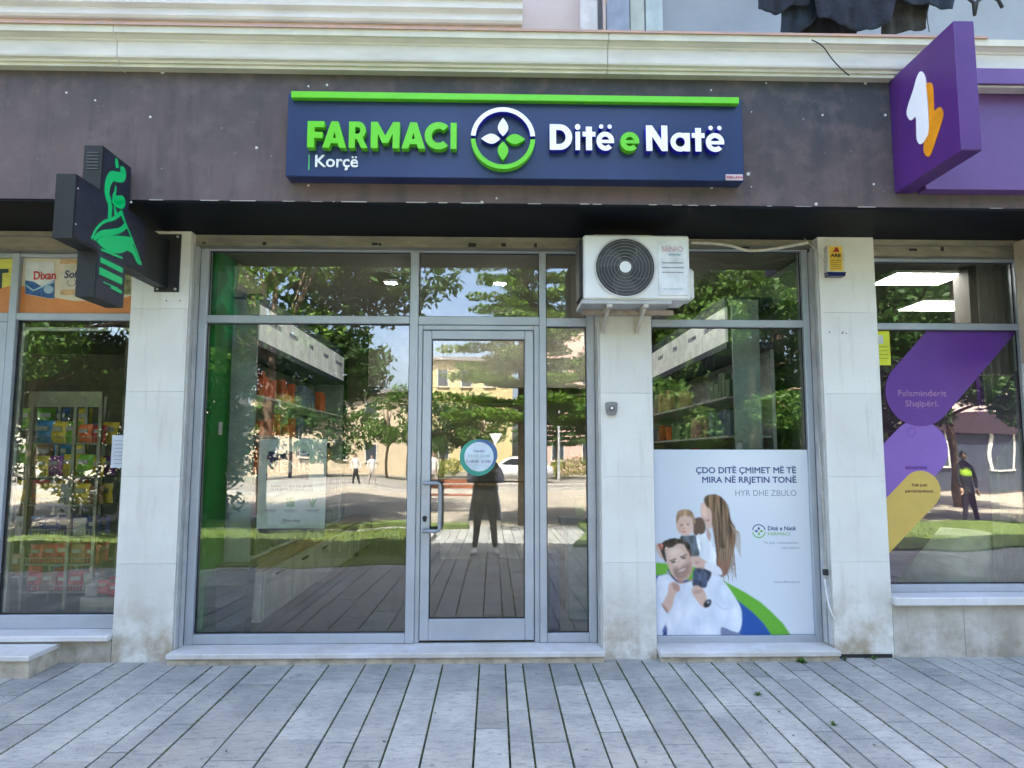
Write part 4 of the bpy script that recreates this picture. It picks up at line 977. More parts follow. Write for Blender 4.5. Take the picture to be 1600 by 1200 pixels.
def print_grid(name, img, x0, x1, z0, z1, y, parent=None):
    nz, nx = img.shape[:2]; X, Z = np.meshgrid(np.linspace(x0, x1, nx), np.linspace(z1, z0, nz))
    V = np.stack([X, np.full_like(X, y), Z], -1).reshape(-1, 3)
    i, j = np.meshgrid(np.arange(nx-1), np.arange(nz-1)); a = (j*nx+i).ravel(); F = np.stack([a, a+nx, a+nx+1, a+1], 1)
    me = bpy.data.meshes.new(name); me.vertices.add(len(V)); me.vertices.foreach_set('co', V.ravel()); me.loops.add(F.size); me.loops.foreach_set('vertex_index', F.ravel())
    me.polygons.add(len(F)); me.polygons.foreach_set('loop_start', np.arange(0, F.size, 4)); me.polygons.foreach_set('loop_total', np.full(len(F), 4)); me.update()
    ca = me.color_attributes.new('print', 'FLOAT_COLOR', 'POINT'); ca.data.foreach_set('color', np.concatenate([img.reshape(-1, 3), np.ones((nx*nz, 1))], 1).ravel())
    me.materials.append(PAINT); return link(name, me, parent)
po = thing('window_poster', 'pale blue poster of a man carrying a baby beside a long-haired woman', 'poster', (1.8, .18, .141))
B('backing', PX0, PX1, .1845, .188, PZ0, PZ1, M('paper_white', (.62, .70, .80), .4), po)
print_grid('printed_picture', img, PX0, PX1, PZ0, PZ1, .1838, po)
def pp(cx, cy_): u, v = uvmap(cx, cy_); return PX0+u*(PX1-PX0), PZ1-v*(PZ1-PZ0)
INK = M('poster_navy', (.045, .075, .22), .5, var=.02); GRYI = M('poster_grey', (.22, .28, .38), .5, var=.02); PG = M('poster_green', (.14, .42, .05), .5, var=.02)
sc_ = 1/3.334; ty = .1832
for s_, cy_, sz, off, m_, w_, cxr in (('ÇDO DITË ÇMIMET MË TË', 196, .0445, .032, INK, 522, 824), ('MIRA NË RRJETIN TONË', 247, .0445, .032, INK, 490, 826), ('HYR DHE ZBULO', 318, .0445, -.004, GRYI, 318, 829)):
    xr, z_ = pp(cxr, cy_); o = text(s_, xr, z_, ty, sz, m_, po, 'RIGHT', off=off, ext=.0006, spacing=1.0)
    bb = [v.co.x for v in o.data.vertices]; want = w_/802*(PX1-PX0); k = want/(max(bb)-min(bb)); xm = max(bb)
    for v in o.data.vertices: v.co.x = xm+(v.co.x-xm)*k
def mini_logo(cx, cz, r, y, parent, ma, mb_):
    MB().ring((cx, cz), r*.86, r, 'y', y-.0006, y, 24, 8, 172).build('logo', ma, parent); MB().ring((cx, cz), r*.86, r, 'y', y-.0006, y, 24, 188, 352).build('logo', mb_, parent)
    for a, m_ in ((90, ma), (180, ma), (0, mb_), (270, mb_)):
        q = [(.1, 0), (.35, .18), (.7, 0), (.35, -.18)]; ca, sa = math.cos(R(a)), math.sin(R(a))
        MB().prism([(cx+r*(p[0]*ca-p[1]*sa), cz+r*(p[0]*sa+p[1]*ca)) for p in q], 'y', y-.0006, y).build('logo_leaf', m_, parent)
lx_, lz_ = pp(631, 504); mini_logo(lx_, lz_, .051, ty+.0006, po, INK, PG)
x_, z_ = pp(677, 500); text('Ditë e Natë', x_, z_, ty, .030, INK, po, off=.03, ext=.0006, sx=1.02)
x_, z_ = pp(677, 527); text('FARMACI', x_, z_, ty, .023, PG, po, off=0, ext=.0006, sx=1.25)
x_, z_ = pp(838, 572); text('Të jesh i shëndetshëm', x_, z_, ty, .019, GRYI, po, 'RIGHT', ext=.0006, sx=1.05, off=-.005)
x_, z_ = pp(843, 598); text('nuk kushton', x_, z_, ty, .019, GRYI, po, 'RIGHT', ext=.0006, sx=1.0, off=-.005)
x_, z_ = pp(846, 776); text('www.ditenate.al', x_, z_, ty, .018, GRYI, po, 'RIGHT', ext=.0006, sx=1.15)
for c in po.children: shift(c, po.location)

# round opening-hours sticker on the door
sk = thing('hours_sticker', 'round opening hours sticker with teal and blue rim on the door glass', 'sticker', (-.113, .185, 1.452))
MB().cyl((-.008, -.006), .137, 'y', -.0006, 0, 48).build('teal_disc', M('sticker_teal', (.03, .32, .25), .4), sk)
MB().cyl((.028, .016), .112, 'y', -.0014, -.0008, 48).build('blue_disc', M('sticker_blue', (.05, .14, .33), .4), sk)
MB().cyl((.0, .0), .110, 'y', -.0022, -.0016, 48).build('white_disc', M('sticker_white', (.62, .72, .82), .4), sk)
text('ORARI', 0, .032, -.003, .018, INK, sk, 'CENTER', off=.01, ext=.0005, sx=1.1)
text('07:00-22:00', 0, -.004, -.003, .021, M('hours_green', (.12, .35, .28), .5), sk, 'CENTER', off=-.01, ext=.0005, sx=1.15)
text('E HËNË - E DIEL', 0, -.044, -.003, .017, INK, sk, 'CENTER', off=.01, ext=.0005, sx=1.1)

# ------------------------------------------------------------------ prints and film on the other windows
fl = [thing('window_film', l, 'window film', (3.4, .185, 1.2)) for l in (
    'big dark purple film band running up to the window\'s top right corner',
    'lighter purple rounded film band at the middle left of the right shop window',
    'mustard yellow rounded film band below the purple ones on the right shop window',
    'deep purple film band stuck on the inner side of the right shop window',)]
for f in fl: f['group'] = 'rounded film shapes on the purple shop window'
FP = M('film_purple', (.115, .035, .27), .35, var=.04); FL_ = M('film_light_purple', (.22, .115, .45), .35, var=.04); FY = M('film_yellow', (.60, .42, .10), .4, var=.04); FD = M('film_deep_purple', (.060, .022, .13), .35)
XL, XR, ZB, ZT = 2.958, 4.075, .506, 2.436
def clip(poly, f, inside):
    out = []
    for i in range(len(poly)):
        a, b = poly[i], poly[(i+1) % len(poly)]; fa, fb_ = f(a), f(b)
        if fa >= 0: out.append(a)
        if (fa >= 0) != (fb_ >= 0): t = fa/(fa-fb_); out.append((a[0]+(b[0]-a[0])*t, a[1]+(b[1]-a[1])*t))
    return out
def pill(c, r, ang, L, y0, m, par, name='film'):
    """rounded end at c, straight band of length L towards ang, cut by the pane's edge"""
    a = R(ang); d = (math.cos(a), math.sin(a)); pts = [(c[0]+r*math.cos(a+math.pi/2+math.pi*i/28), c[1]+r*math.sin(a+math.pi/2+math.pi*i/28)) for i in range(29)]
    pts += [(pts[-1][0]+d[0]*L, pts[-1][1]+d[1]*L), (pts[0][0]+d[0]*L, pts[0][1]+d[1]*L)]
    for f in (lambda p: p[0]-XL, lambda p: XR-p[0], lambda p: p[1]-ZB, lambda p: ZT-p[1]): pts = clip(pts, f, 0)
    return MB().prism(pts, 'y', y0, y0+.0008).build(name, m, par)
W_ = lambda u, v: (at(u, v, .185).x, at(u, v, .185).z)
c1 = W_(1436, 613); pill(c1, .262, 47, 3, .1870, FP, fl[0])
c2 = W_(1437, 702); pill(c2, .222, 224, 3, .1882, FL_, fl[1])
c3 = W_(1440, 766); pill(c3, .148, 224, 3, .1870, FY, fl[2])
pill(W_(1340, 935), .15, 48, 3, .2050, FD, fl[3])
text('Falaminderit', W_(1441, 622)[0], W_(1441, 619)[1], .1862, .046, M('film_pink_ink', (.34, .18, .37), .5), fl[0], 'CENTER', off=.02, ext=.0005, sx=1.15)
text('Shqipëri.', W_(1441, 637)[0], W_(1441, 635)[1], .1862, .046, MATS['film_pink_ink'], fl[0], 'CENTER', off=.02, ext=.0005, sx=1.15)
x_, z_ = W_(1432, 731); MB().box(x_-.085, x_+.085, .1874, .1880, z_-.012, z_+.012).build('film_label', FP, fl[1])
x_, z_ = W_(1424, 675); MB().ring((x_, z_), .030, .034, 'y', .1874, .1880, 20).build('film_badge', FP, fl[1])
text('Falë jush', W_(1437, 759)[0], W_(1437, 760)[1], .1862, .022, M('film_brown_ink', (.14, .05, .04), .5), fl[2], 'CENTER', off=.03, ext=.0005, sx=1.1)
text('përmirësohemi.', W_(1437, 769)[0], W_(1437, 769.5)[1], .1862, .022, MATS['film_brown_ink'], fl[2], 'CENTER', off=.03, ext=.0005, sx=1.1)
for f in fl:
    for c in f.children: shift(c, f.location)
yn = thing('yellow_notice', 'bright yellow notice at the top left of the right shop window', 'notice', (3.02, .18, 2.16))
q0, q1 = W_(1368, 570.5), W_(1389.5, 516); B('sheet', max(q0[0], XL), q1[0], .1860, .1868, q0[1], q1[1], M('notice_yellow', (.62, .66, .03), .5), yn)
B('white_square', 2.962, W_(1380, 530)[0], .1852, .1858, W_(1380, 537)[1], W_(1380, 524)[1], M('notice_white', (.55, .6, .58), .5), yn)
mb = MB()
for k in range(4): mb.box(2.975, q1[0]-.02, .1852, .1858, q0[1]+.05+k*.03, q0[1]+.056+k*.03)
mb.build('print_line', M('notice_line', (.3, .35, .03), .5), yn)
for c in yn.children: shift(c, yn.location)
wn_ = thing('white_notice', 'white paper notice with small print at the right edge of the left shop window', 'notice', (-2.8, .18, 1.37))
q0, q1 = W_(172.5, 731), W_(190, 680); B('sheet', q0[0], -2.672, .1860, .1868, q0[1], q1[1], M('notice_paper', (.55, .60, .66), .5), wn_)
mb = MB()
for k in range(7): mb.box(q0[0]+.02, -2.69, .1852, .1858, q0[1]+.03+k*.028, q0[1]+.035+k*.028)
mb.build('print_line', GRYI, wn_)
for c in wn_.children: shift(c, wn_.location)
# pictures in the left shop's top lights
def panel(x0, x1, z0, z1, y, pts, m, name, par): return MB().prism(pts, 'y', y, y+.001).build(name, m, par)
tp = thing('detergent_print', 'printed panel of detergent packs over an orange wave at top left', 'window print', (-3.1, .18, 2.53))
B('backing', -3.588, -2.670, .184, .1875, 2.527, 2.953, M('print_cream', (.62, .56, .42), .45, var=.05), tp)
OR = M('print_orange', (.60, .22, .06), .45, var=.06)
wv = [(-3.588, 2.527), (-2.67, 2.527), (-2.67, 2.70), (-2.80, 2.655), (-3.0, 2.625), (-3.2, 2.625), (-3.4, 2.66), (-3.588, 2.74)]
panel(0, 0, 0, 0, .1826, wv, OR, 'orange_wave', tp)
def V5(cx, cy_): p = at(cx/5, 360+cy_/5, .18); return (p.x, p.z)
pk = panel(0, 0, 0, 0, .1812, [V5(*q) for q in ((195, 240), (422, 245), (425, 532), (380, 532), (195, 497))], M('pack_white', (.66, .68, .70), .45), 'pack_print', tp)
MB().prism([V5(*q) for q in ((197, 390), (260, 400), (330, 440), (425, 385), (424, 530), (380, 530), (197, 495))], 'y', .1800, .1810).build('blue_swirl', M('print_blue', (.03, .12, .34), .45, var=.3, scale=25), pk)
MB().ribbon([V5(*q) for q in ((205, 430), (260, 470), (330, 440), (422, 400))], .012, 'y', .1788, .1798).build('pale_swirl', M('print_lightblue', (.35, .52, .66), .45), pk)
e_ = [V5(330+math.cos(t)*38+50, 462+math.sin(t)*32) for t in np.linspace(0, 6.2, 18)]
MB().prism(e_, 'y', .1788, .1798).build('pale_drop', MATS['print_lightblue'], pk)
p_ = V5(258, 383); text('Dixan', p_[0], p_[1], .179, .062, M('print_red', (.55, .02, .02), .45), pk, off=.035, ext=.0006, sx=.80, rot=.03)
pk = panel(0, 0, 0, 0, .1812, [V5(*q) for q in ((468, 225), (640, 225), (640, 508), (468, 504))], M('pack_cream', (.64, .60, .50), .45), 'pack_print', tp)
for a, b in ((225, 262), (462, 505)): MB().prism([V5(470, a), V5(640, a), V5(640, b), V5(470, b)], 'y', .1800, .1808).build('orange_band', M('pack_orange', (.62, .42, .22), .45, var=.2, scale=20), pk)
p_ = V5(500, 372); text('Soft', p_[0], p_[1], .179, .058, M('print_navy', (.03, .05, .14), .45), pk, off=.03, ext=.0006, sx=.88, rot=.03, shear=.15)
q_ = V5(560, 405); MB().ring(q_, .028, .032, 'y', .1788, .1796, 24, 150, 400).build('swirl_mark', MATS['print_navy'], pk)
MB().prism([V5(*q) for q in ((955, 300), (1020, 300), (1020, 500), (955, 500))], 'y', .1812, .1822).build('pack_print', M('print_olive', (.30, .32, .16), .45, var=.4, scale=15), tp)
tp2 = thing('letter_print', 'yellow print with a dark letter T over orange at the far left top light', 'window print', (-4.2, .18, 2.53))
B('backing', -5.0, -3.650, .184, .1875, 2.527, 2.948, M('print_yellow', (.62, .60, .10), .45), tp2)
MB().prism([(-5, 2.527), (-3.652, 2.527), (-3.652, 2.745), (-3.8, 2.70), (-5, 2.60)], 'y', .1826, .1836).build('orange_wave', OR, tp2)
MB().prism([V5(*q) for q in ((-60, 300), (66, 300), (66, 330), (16, 333), (12, 455), (-25, 455), (-20, 333), (-60, 333))], 'y', .1812, .1822).build('lettering', M('print_dark_green', (.015, .04, .05), .45), tp2)
for t_ in (tp, tp2):
    for c in t_.children:
        shift(c, t_.location)
        for d in c.children: shift(d, t_.location)

ORDN = ['first', 'second', 'third', 'fourth', 'fifth', 'sixth', 'seventh', 'eighth', 'ninth', 'tenth', 'eleventh']
# ------------------------------------------------------------------ pharmacy interior
WALLW = M('interior_white', (.50, .48, .43), .8, var=.04); CEIL = M('interior_ceiling', (.42, .39, .33), .85, var=.04)
FLOORM = M('interior_floor', (.13, .115, .10), .35, var=.1, scale=2)
struct(B('interior_floor', -2.45, 2.45, .24, 7.15, .03, .098, FLOORM)); struct(B('interior_ceiling', -2.45, 2.45, .26, 7.15, 3.06, 3.112, CEIL))
struct(B('interior_rear_wall', -2.45, 2.45, 6.2, 6.3, .10, 3.055, WALLW))
struct(B('green_interior_wall', -2.47, -2.150, .262, .62, .10, 3.055, M('wall_green', (.015, .27, .045), .6, var=.08))); struct(B('interior_side_wall', -2.47, -2.36, .621, 6.19, .10, 3.055, M('wall_green', (.015, .27, .045), .6, var=.08)))
struct(B('interior_side_wall', 2.47, 2.60, .262, 6.19, .10, 3.055, M('wall_pale_green', (.12, .22, .12), .6)))
B_ = thing('ceiling_bulkhead', 'beige dropped bulkhead across the back of the pharmacy', 'bulkhead', (0, 3.6, 2.27)); B_['kind'] = 'structure'
shift(B('panel', -1.55, 1.9, 3.5, 6.1, 2.29, 3.055, M('bulkhead_taupe', (.22, .205, .175), .85), B_), B_.location)
LEDL = emit_mat('led_strip_light', (1, .95, .86), 62.)
for i, (x_, y_) in enumerate(((-.95, 1.2), (.05, 1.2), (1.2, 1.2), (-.75, 3.0), (.1, 3.0), (1.1, 3.0))):
    o = thing('ceiling_lamp', ['lit strip lamp near the big window left of the door', 'lit strip lamp above the door transom', 'lit strip lamp above the poster window', 'small lit strip lamp deep behind the big window', 'small lit strip lamp deep behind the door', 'small lit strip lamp deep behind the poster window'][i], 'ceiling lamp', (x_, y_, 3.055), 'strip lamps on the pharmacy ceiling')
    shift(B('housing', x_-.06, x_+.06, y_-.06, y_+.06, 3.030, 3.054, WHITEP, o), o.location); shift(B('diffuser', x_-.035, x_+.035, y_-.02, y_+.02, 3.022, 3.0295, LEDL, o), o.location)
SH = M('shelf_white', (.48, .52, .52), .5); SHG = M('shelf_grey_teal', (.30, .38, .37), .5); LBX = M('emissive_panel', (.80, .83, .83), .4, emit=.030); LNV = M('shelf_navy', (.03, .05, .10), .5)  # white sign panels get a weak emission added to read brighter
prodc = [M('pack_'+n, c, .4, rand=.25) for n, c in (('orange_red', (.50, .085, .03)), ('offwhite', (.42, .41, .36)), ('blue_', (.09, .13, .22)), ('green_', (.12, .20, .12)), ('pink_', (.36, .22, .22)), ('yellow_', (.38, .32, .16)))]
random.seed(11)
WORDS = ['DERMOKOZMETIKË', 'VITAMINA', 'FËMIJË', 'HIGJIENË', 'SUPLEMENTE']
def shelving(side):
    s = side; xw = 2.35*s; xf = 1.95*s; nm = 'left' if s < 0 else 'right'
    t_ = thing('wall_shelving', {-1: 'tall pharmacy shelving along the green wall with white sign panels above', 1: 'tall pharmacy shelving seen behind the poster window with white sign panels above'}[s], 'shelving', (2.15*s, 2, .1))
    xa, xb = sorted((xw, xf))
    mb = []
    mb.append(B('end_panel', xa+(.0 if s > 0 else .18), xb-(.18 if s > 0 else 0), (.625 if s < 0 else .50), (.655 if s < 0 else .53), .10, 2.74, SHG, t_)); mb.append(B('end_panel', xa, xb, 3.97, 4.0, .10, 2.74, SHG, t_))
    mb.append(B('navy_top', xa, xb+.01, .66, 3.969, 2.715, 2.80, LNV, t_)); mb.append(B('navy_rail', xa, xb, .66, 3.969, 2.36, 2.412, LNV, t_)); mb.append(B('back_panel', xa if s < 0 else xb-.03, xa+.03 if s < 0 else xb, .66, 3.969, .10, 2.35, SH, t_))
    for k in range(5):
        y0 = .665+k*.66; f = B('sign_panel', xf-.02 if s < 0 else xf, xf if s < 0 else xf+.02, y0+.006, y0+.654, 2.414, 2.712, LBX, t_); mb.append(f)
        o = text(WORDS[k], 0, 0, 0, .042, INK, f, 'CENTER', off=.01); o.data.transform(Matrix.Translation((xf+(.004 if s < 0 else -.004), y0+.34, 2.58)) @ Matrix.Rotation(math.pi/2*(-s), 4, 'Z')); mb.append(o)
        for z_ in (.62, .95, 1.28, 1.61, 1.94):
            mb.append(B('shelf', xa+.035 if s < 0 else xa, xb if s < 0 else xb-.035, y0+.01, y0+.65, z_, z_+.018, SH, t_))
    for o in mb: shift(o, t_.location)
    n = 0
    for k in range(5):
        for z_ in (.64, .97, 1.30, 1.63, 1.96):
            y = .68+k*.66
            mi_ = 0 if (s < 0 and k < 2 and 1.2 < z_ < 2) else random.randrange(6); m_ = prodc[mi_]; cname = ('orange-red', 'off-white', 'blue', 'green', 'pink', 'yellow')[mi_]; bay = ('nearest', 'second', 'third', 'fourth', 'fifth')[k]; row = {.64: 'lowest', .97: 'second lowest', 1.30: 'middle', 1.63: 'second highest', 1.96: 'top'}[z_]
            ko = 0
            while y < .665+(k+1)*.66-.13:
                wd = random.uniform(.06, .13); hh = random.uniform(.12, .24)
                if random.random() < .75 and n < 90 and (s < 0 or z_ > 1.2):
                    n += 1; b0 = (xf+.05*(-1 if s < 0 else 1), y+wd/2, z_)
                    o = B('medicine_box', -.03, .03, -wd/2, wd/2, 0, hh, m_, None, .004); o.location = b0
                    ko += 1; tag(o, f'{cname} carton, {ORDN[ko-1]} on the {row} shelf of the {bay} bay behind the {"big" if s < 0 else "poster"} window', 'carton', f'cartons on the {nm} pharmacy shelves')
                y += wd+.012
shelving(-1); shelving(1)
def low_cabinet():
    t_ = thing('drawer_cabinet', 'low white drawer cabinet with wooden top along the left shelving', 'cabinet', (-1.9, 2.5, .1))
    P = [B('carcass', -2.0, -1.78, .42, 5.2, .19, .57, M('cabinet_white', (.50, .52, .49), .4), t_), B('kick_base', -2.0, -1.80, .44, 5.2, .10, .189, M('kick_brown', (.25, .19, .12), .6), t_),
         B('wooden_top', -2.06, -1.77, .40, 5.2, .571, .60, M('oak_top', (.30, .21, .11), .4, var=.2, scale=5, stretch=(6, .6, 6)), t_)]
    for k in range(6):
        d = B('drawer_front', -1.779, -1.765, .46+k*.78, 1.22+k*.78, .21, .555, MATS['cabinet_white'], t_); P.append(d)
        P.append(B('handle', -1.764, -1.750, .72+k*.78, .92+k*.78, .50, .515, DARK, d))
    for o in P: shift(o, t_.location)
low_cabinet()
bn = thing('waste_bin', 'dark navy waste bin just inside the left corner of the big window', 'bin', (-1.95, .36, .10))
MB().prism([(-.10, 0), (.10, 0), (.125, .50), (-.125, .50)], 'y', -.09, .09).build('bin_body', M('bin_navy', (.03, .045, .07), .4), bn); B('lid', -.13, .13, -.10, .10, .501, .54, M('bin_lid', (.02, .025, .03), .35), bn, bev=.015)
ia = thing('indoor_air_conditioner', 'white indoor air conditioner high in the left corner of the pharmacy', 'air conditioner', (-2.1, .9, 2.72))
B('casing', -.24, .0, -.3, .4, .08, .33, M('indoor_white', (.50, .48, .38), .5), ia, bev=.02); B('air_flap', -.22, .02, -.28, .38, .045, .075, SHG, ia)
sw = B('light_switch', -2.149, -2.140, .40, .46, 1.62, 1.72, WHITEP); tag(sw, 'white switch plate on the green wall inside the big window', 'switch')
ki = thing('display_stand', 'white pedestal with grey top and a leaning green card behind the narrow door-side pane', 'stand', (.72, .95, .1))
B('pedestal', -.10, .16, -.1, .12, 0, .78, M('stand_white', (.55, .60, .58), .4), ki, bev=.01); B('top', -.16, .20, -.13, .15, .781, .84, M('stand_grey', (.10, .12, .12), .4), ki); o = B('leaning_card', -.02, .06, -.01, .0, .842, 1.02, M('card_green', (.35, .55, .15), .5), ki); 
kb = tag(B('blue_carton', .42, .50, .32, .5, .10, .72, M('carton_blue', (.03, .06, .18), .5)), 'tall dark blue display box just inside the narrow door-side pane', 'display box')
# pharmacy counter deep inside
ct = thing('service_counter', 'long grey counter deep inside the pharmacy behind the door', 'counter', (.5, 4.6, .1))
B('front', -1.2, 1.0, -.3, .3, 0, .95, M('counter_grey', (.26, .25, .23), .5), ct); B('top', -1.25, 1.05, -.34, .34, .951, .99, MATS['oak_top'], ct)
# inner poster
ip = thing('inner_poster', 'white and navy poster standing inside the big pharmacy window', 'poster', (-1.46, .26, .9))
a0, a1 = at(400, 841, .212), at(511, 686, .212)
x0, x1, z0, z1 = a0.x, a1.x, a0.z, a1.z; yy = .212
B('sheet', x0, x1, yy, yy+.004, z0, z1, M('inner_paper', (.74, .86, .92), .5), ip)
def V7(cx, cy_): p = at(390+cx/7.06, 680+cy_/7.06, .212); return p.x, p.z
bx0, bz0 = V7(182, 495); bx1, bz1 = V7(660, 180); blk = B('navy_block', bx0, bx1, yy-.0014, yy-.0006, bz0, bz1, M('inner_navy', (.025, .035, .16), .5), ip)
text('FUND', (bx0+bx1)/2, bz0+.19, yy-.0022, .085, MATS['inner_paper'], blk, 'CENTER', off=.04, ext=.0006, sx=1.05); text('MENE', (bx0+bx1)/2, bz0+.06, yy-.0022, .085, MATS['inner_paper'], blk, 'CENTER', off=.04, ext=.0006, sx=1.05)
for cy_, s_, h_ in ((573, 'Sezoni i ri vjen me zbritje', .020), (608, 'në të gjitha farmacitë tona', .020)): text(s_, (x0+x1)/2, V7(0, cy_)[1], yy-.002, h_, MATS['inner_navy'], ip, 'CENTER', ext=.0006, off=.02, sx=1.05)
IG = M('icon_green', (.10, .42, .22), .5)
for cx, q in ((235, [(-.04, 0), (0, .03), (.045, .005), (.01, -.005), (0, -.03), (-.01, -.005)]), (450, [(-.03, -.035), (.03, -.035), (.03, .02), (.01, .04), (-.01, .02), (-.03, .03)]), (695, [(-.03, .03), (-.01, 0), (0, .04), (.01, 0), (.035, .03), (.01, -.04), (-.01, -.04)])):
    px_, pz_ = V7(cx, 735); MB().prism([(px_+a, pz_+b) for a, b in q], 'y', yy-.0016, yy-.0006).build('icon', IG, ip)
    mb = MB(); mb.box(px_-.05, px_+.05, yy-.0016, yy-.0006, V7(0, 832)[1], V7(0, 822)[1]); mb.box(px_-.035, px_+.035, yy-.0016, yy-.0006, V7(0, 850)[1], V7(0, 842)[1]); mb.build('caption_line', GRYI, ip)
lx_, lz_ = V7(378, 950); mini_logo(lx_, lz_, .018, yy-.0006, ip, MATS['inner_navy'], IG); text('Ditë e Natë', V7(412, 0)[0], V7(0, 955)[1], yy-.002, .017, MATS['inner_navy'], ip, off=.02, ext=.0006)
B('navy_footer', x0, x1, yy-.0014, yy-.0006, z0, V7(0, 1030)[1], MATS['inner_navy'], ip)
for c in ip.children:
    shift(c, ip.location)
    for d in c.children: shift(d, ip.location)

# ------------------------------------------------------------------ left shop interior
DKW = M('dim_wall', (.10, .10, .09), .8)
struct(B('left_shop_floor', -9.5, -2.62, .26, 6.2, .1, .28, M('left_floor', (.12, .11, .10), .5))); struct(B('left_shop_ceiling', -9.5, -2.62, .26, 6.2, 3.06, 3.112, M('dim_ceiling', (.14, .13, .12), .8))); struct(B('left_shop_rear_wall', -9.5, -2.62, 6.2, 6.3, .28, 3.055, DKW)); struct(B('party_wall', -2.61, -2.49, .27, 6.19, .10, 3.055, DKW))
WIRE = M('rack_wire', (.42, .42, .38), .4, .5)
def bag_mesh(m, seed, w=.13, h=.17, d=.05):
    r = random.Random(seed); mb = MB(); nx, nz = 6, 7; vs = []
    for s in (-1, 1):
        for j in range(nz+1):
            for i in range(nx+1):
                u, v = i/nx, j/nz; b = (math.sin(math.pi*u)*math.sin(math.pi*v))**.5
                vs.append(((u-.5)*w*(1+.06*math.cos(math.pi*2*v)), s*(d/2*b*(1+r.uniform(-.25, .25))+.001), v*h))
    K = (nx+1)*(nz+1); fs = []
    for s in (0, 1):
        for j in range(nz):
            for i in range(nx): a = s*K+j*(nx+1)+i; fs.append((a, a+1, a+nx+2, a+nx+1))
    mb.add(vs, fs, True); mb.mi = 1
    lb = [(-.3*w, -d/2-.004, h*.55), (.3*w, -d/2-.004, h*.55), (.3*w, -d/2-.004, h*.75), (-.3*w, -d/2-.004, h*.75), (-.3*w, -d/2+.01, h*.55), (.3*w, -d/2+.01, h*.55), (.3*w, -d/2+.01, h*.75), (-.3*w, -d/2+.01, h*.75)]
    mb.add(lb, [(0, 1, 2, 3), (0, 4, 5, 1), (3, 2, 6, 7), (0, 3, 7, 4), (1, 5, 6, 2)])
    return mb
bagc = {n: M('bag_'+n, c, .3, rand=.2, c2=tuple(min(1, x*1.8+.05) for x in c), scale=16) for n, c in (('blue', (.02, .16, .36)), ('yellow', (.55, .40, .03)), ('green', (.16, .36, .03)), ('red', (.42, .02, .02)), ('orange', (.60, .12, .02)), ('purple', (.20, .03, .20)), ('navy', (.015, .04, .20)), ('brown', (.25, .12, .05)), ('silver', (.42, .42, .40)))}
bag_protos = {}
def bag(colr, loc, label, grp, rz, k=1., kind='snack bag'):
    key = (colr,)
    if key not in bag_protos:
        bag_protos[key] = bag_mesh(bagc[colr], len(bag_protos)).build('snack_bag', [bagc[colr], M('bag_label', (.5, .48, .42), .4)]); o = bag_protos[key]
    else: o = bag_protos[key].copy(); col.objects.link(o)
    o.location = loc; o.rotation_euler = (random.uniform(-.12, .05), random.uniform(-.06, .06), rz); o.scale = (k, k, k); return tag(o, label, 'snack bag', grp)
rk = thing('wire_rack', 'tall grey wire snack rack with a pale header behind the left shop window', 'display rack', (-3.1, .6, .28))
rx0, rx1, ry0, ry1 = at(48, 700, .5).x, at(155, 700, .5).x, .5, .85
rzt = at(60, 612, .5).z
mb = []
for xx in (rx0, rx0+(rx1-rx0)*.63, rx1):
    for y_ in (ry0, ry1): mb.append(B('upright', xx-.012, xx+.012, y_-.012, y_+.012, .28, rzt-.01, WIRE, rk))
mb.append(B('header_board', rx0-.03, rx1+.01, ry0-.02, ry0-.014, at(60, 636, .5).z, rzt, M('header_olive', (.42, .42, .30), .5), rk))
zs = [at(60, v, .5).z for v in (693, 745, 789, 838, 882, 925)]
for z_ in zs:
    w_ = MB(); w_.box(rx0, rx1, ry0-.03, ry0-.024, z_, z_+.006); w_.box(rx0, rx1, ry0-.03, ry0-.024, z_+.05, z_+.055); w_.box(rx0, rx1, ry0-.03, ry1, z_-.006, z_-.001)
    n_ = 22
    for i in range(n_+1): xx = rx0+(rx1-rx0)*i/n_; w_.box(xx-.0015, xx+.0015, ry0-.031, ry0-.028, z_, z_+.052)
    mb.append(w_.build('wire_basket', WIRE, rk))
for o in mb: shift(o, rk.location)
rowc = [['blue', 'yellow', 'green', 'orange', 'red'], ['yellow', 'purple', 'yellow', 'green', 'yellow'], ['yellow', 'yellow', 'silver', 'yellow', 'brown'], ['navy', 'navy', 'navy', 'silver', 'navy'], ['red', 'red', 'red', 'brown', 'red'], ['red', 'brown', 'red', 'red', 'silver']]
rown_ = 0; rown = ['top', 'second', 'third', 'fourth', 'fifth', 'bottom']
cnt = {}
for i, z_ in enumerate(zs):
    for k in range(10):
        if k < 5: c_n = rowc[i][k]; xx = rx0+.07+k*(rx1-rx0-.10)/4; yy_ = ry0+.04
        else: c_n = rowc[i][(k+2) % 5]; xx = rx0+.10+(k-5)*(rx1-rx0-.12)/4; yy_ = ry0+.16
        bag(c_n, (xx, yy_, z_+.002), f'{c_n} bag, {ORDN[k % 5]} from the left in the {"front" if k < 5 else "back"} row of the {rown[i]} wire basket', 'snack bags on the wire rack', random.uniform(-.25, .25), random.uniform(.85, 1.08) if i < 3 else random.uniform(.75, .95))
rk2 = thing('wire_rack', 'second wire rack at the far left edge behind the left shop window', 'display rack', (-3.55, 1.3, .28))
mb = []
for xx in (-4.3, -3.62):
    for y_ in (1.2, 1.5): mb.append(B('upright', xx-.012, xx+.012, y_-.012, y_+.012, .28, 2.0, WIRE, rk2))
for i in range(5):
    z_ = .4+i*.32; mb.append(B('shelf', -4.3, -3.6, 1.2, 1.5, z_, z_+.01, WIRE, rk2))
    for k in range(4): bag(random.choice(list(bagc)), (-4.2+k*.17, 1.28, z_+.012), f'{ORDN[k]} snack bag on the {rown[5-i]} shelf of the far left rack', 'snack bags on the far left rack', random.uniform(-.3, .3), 1.1)
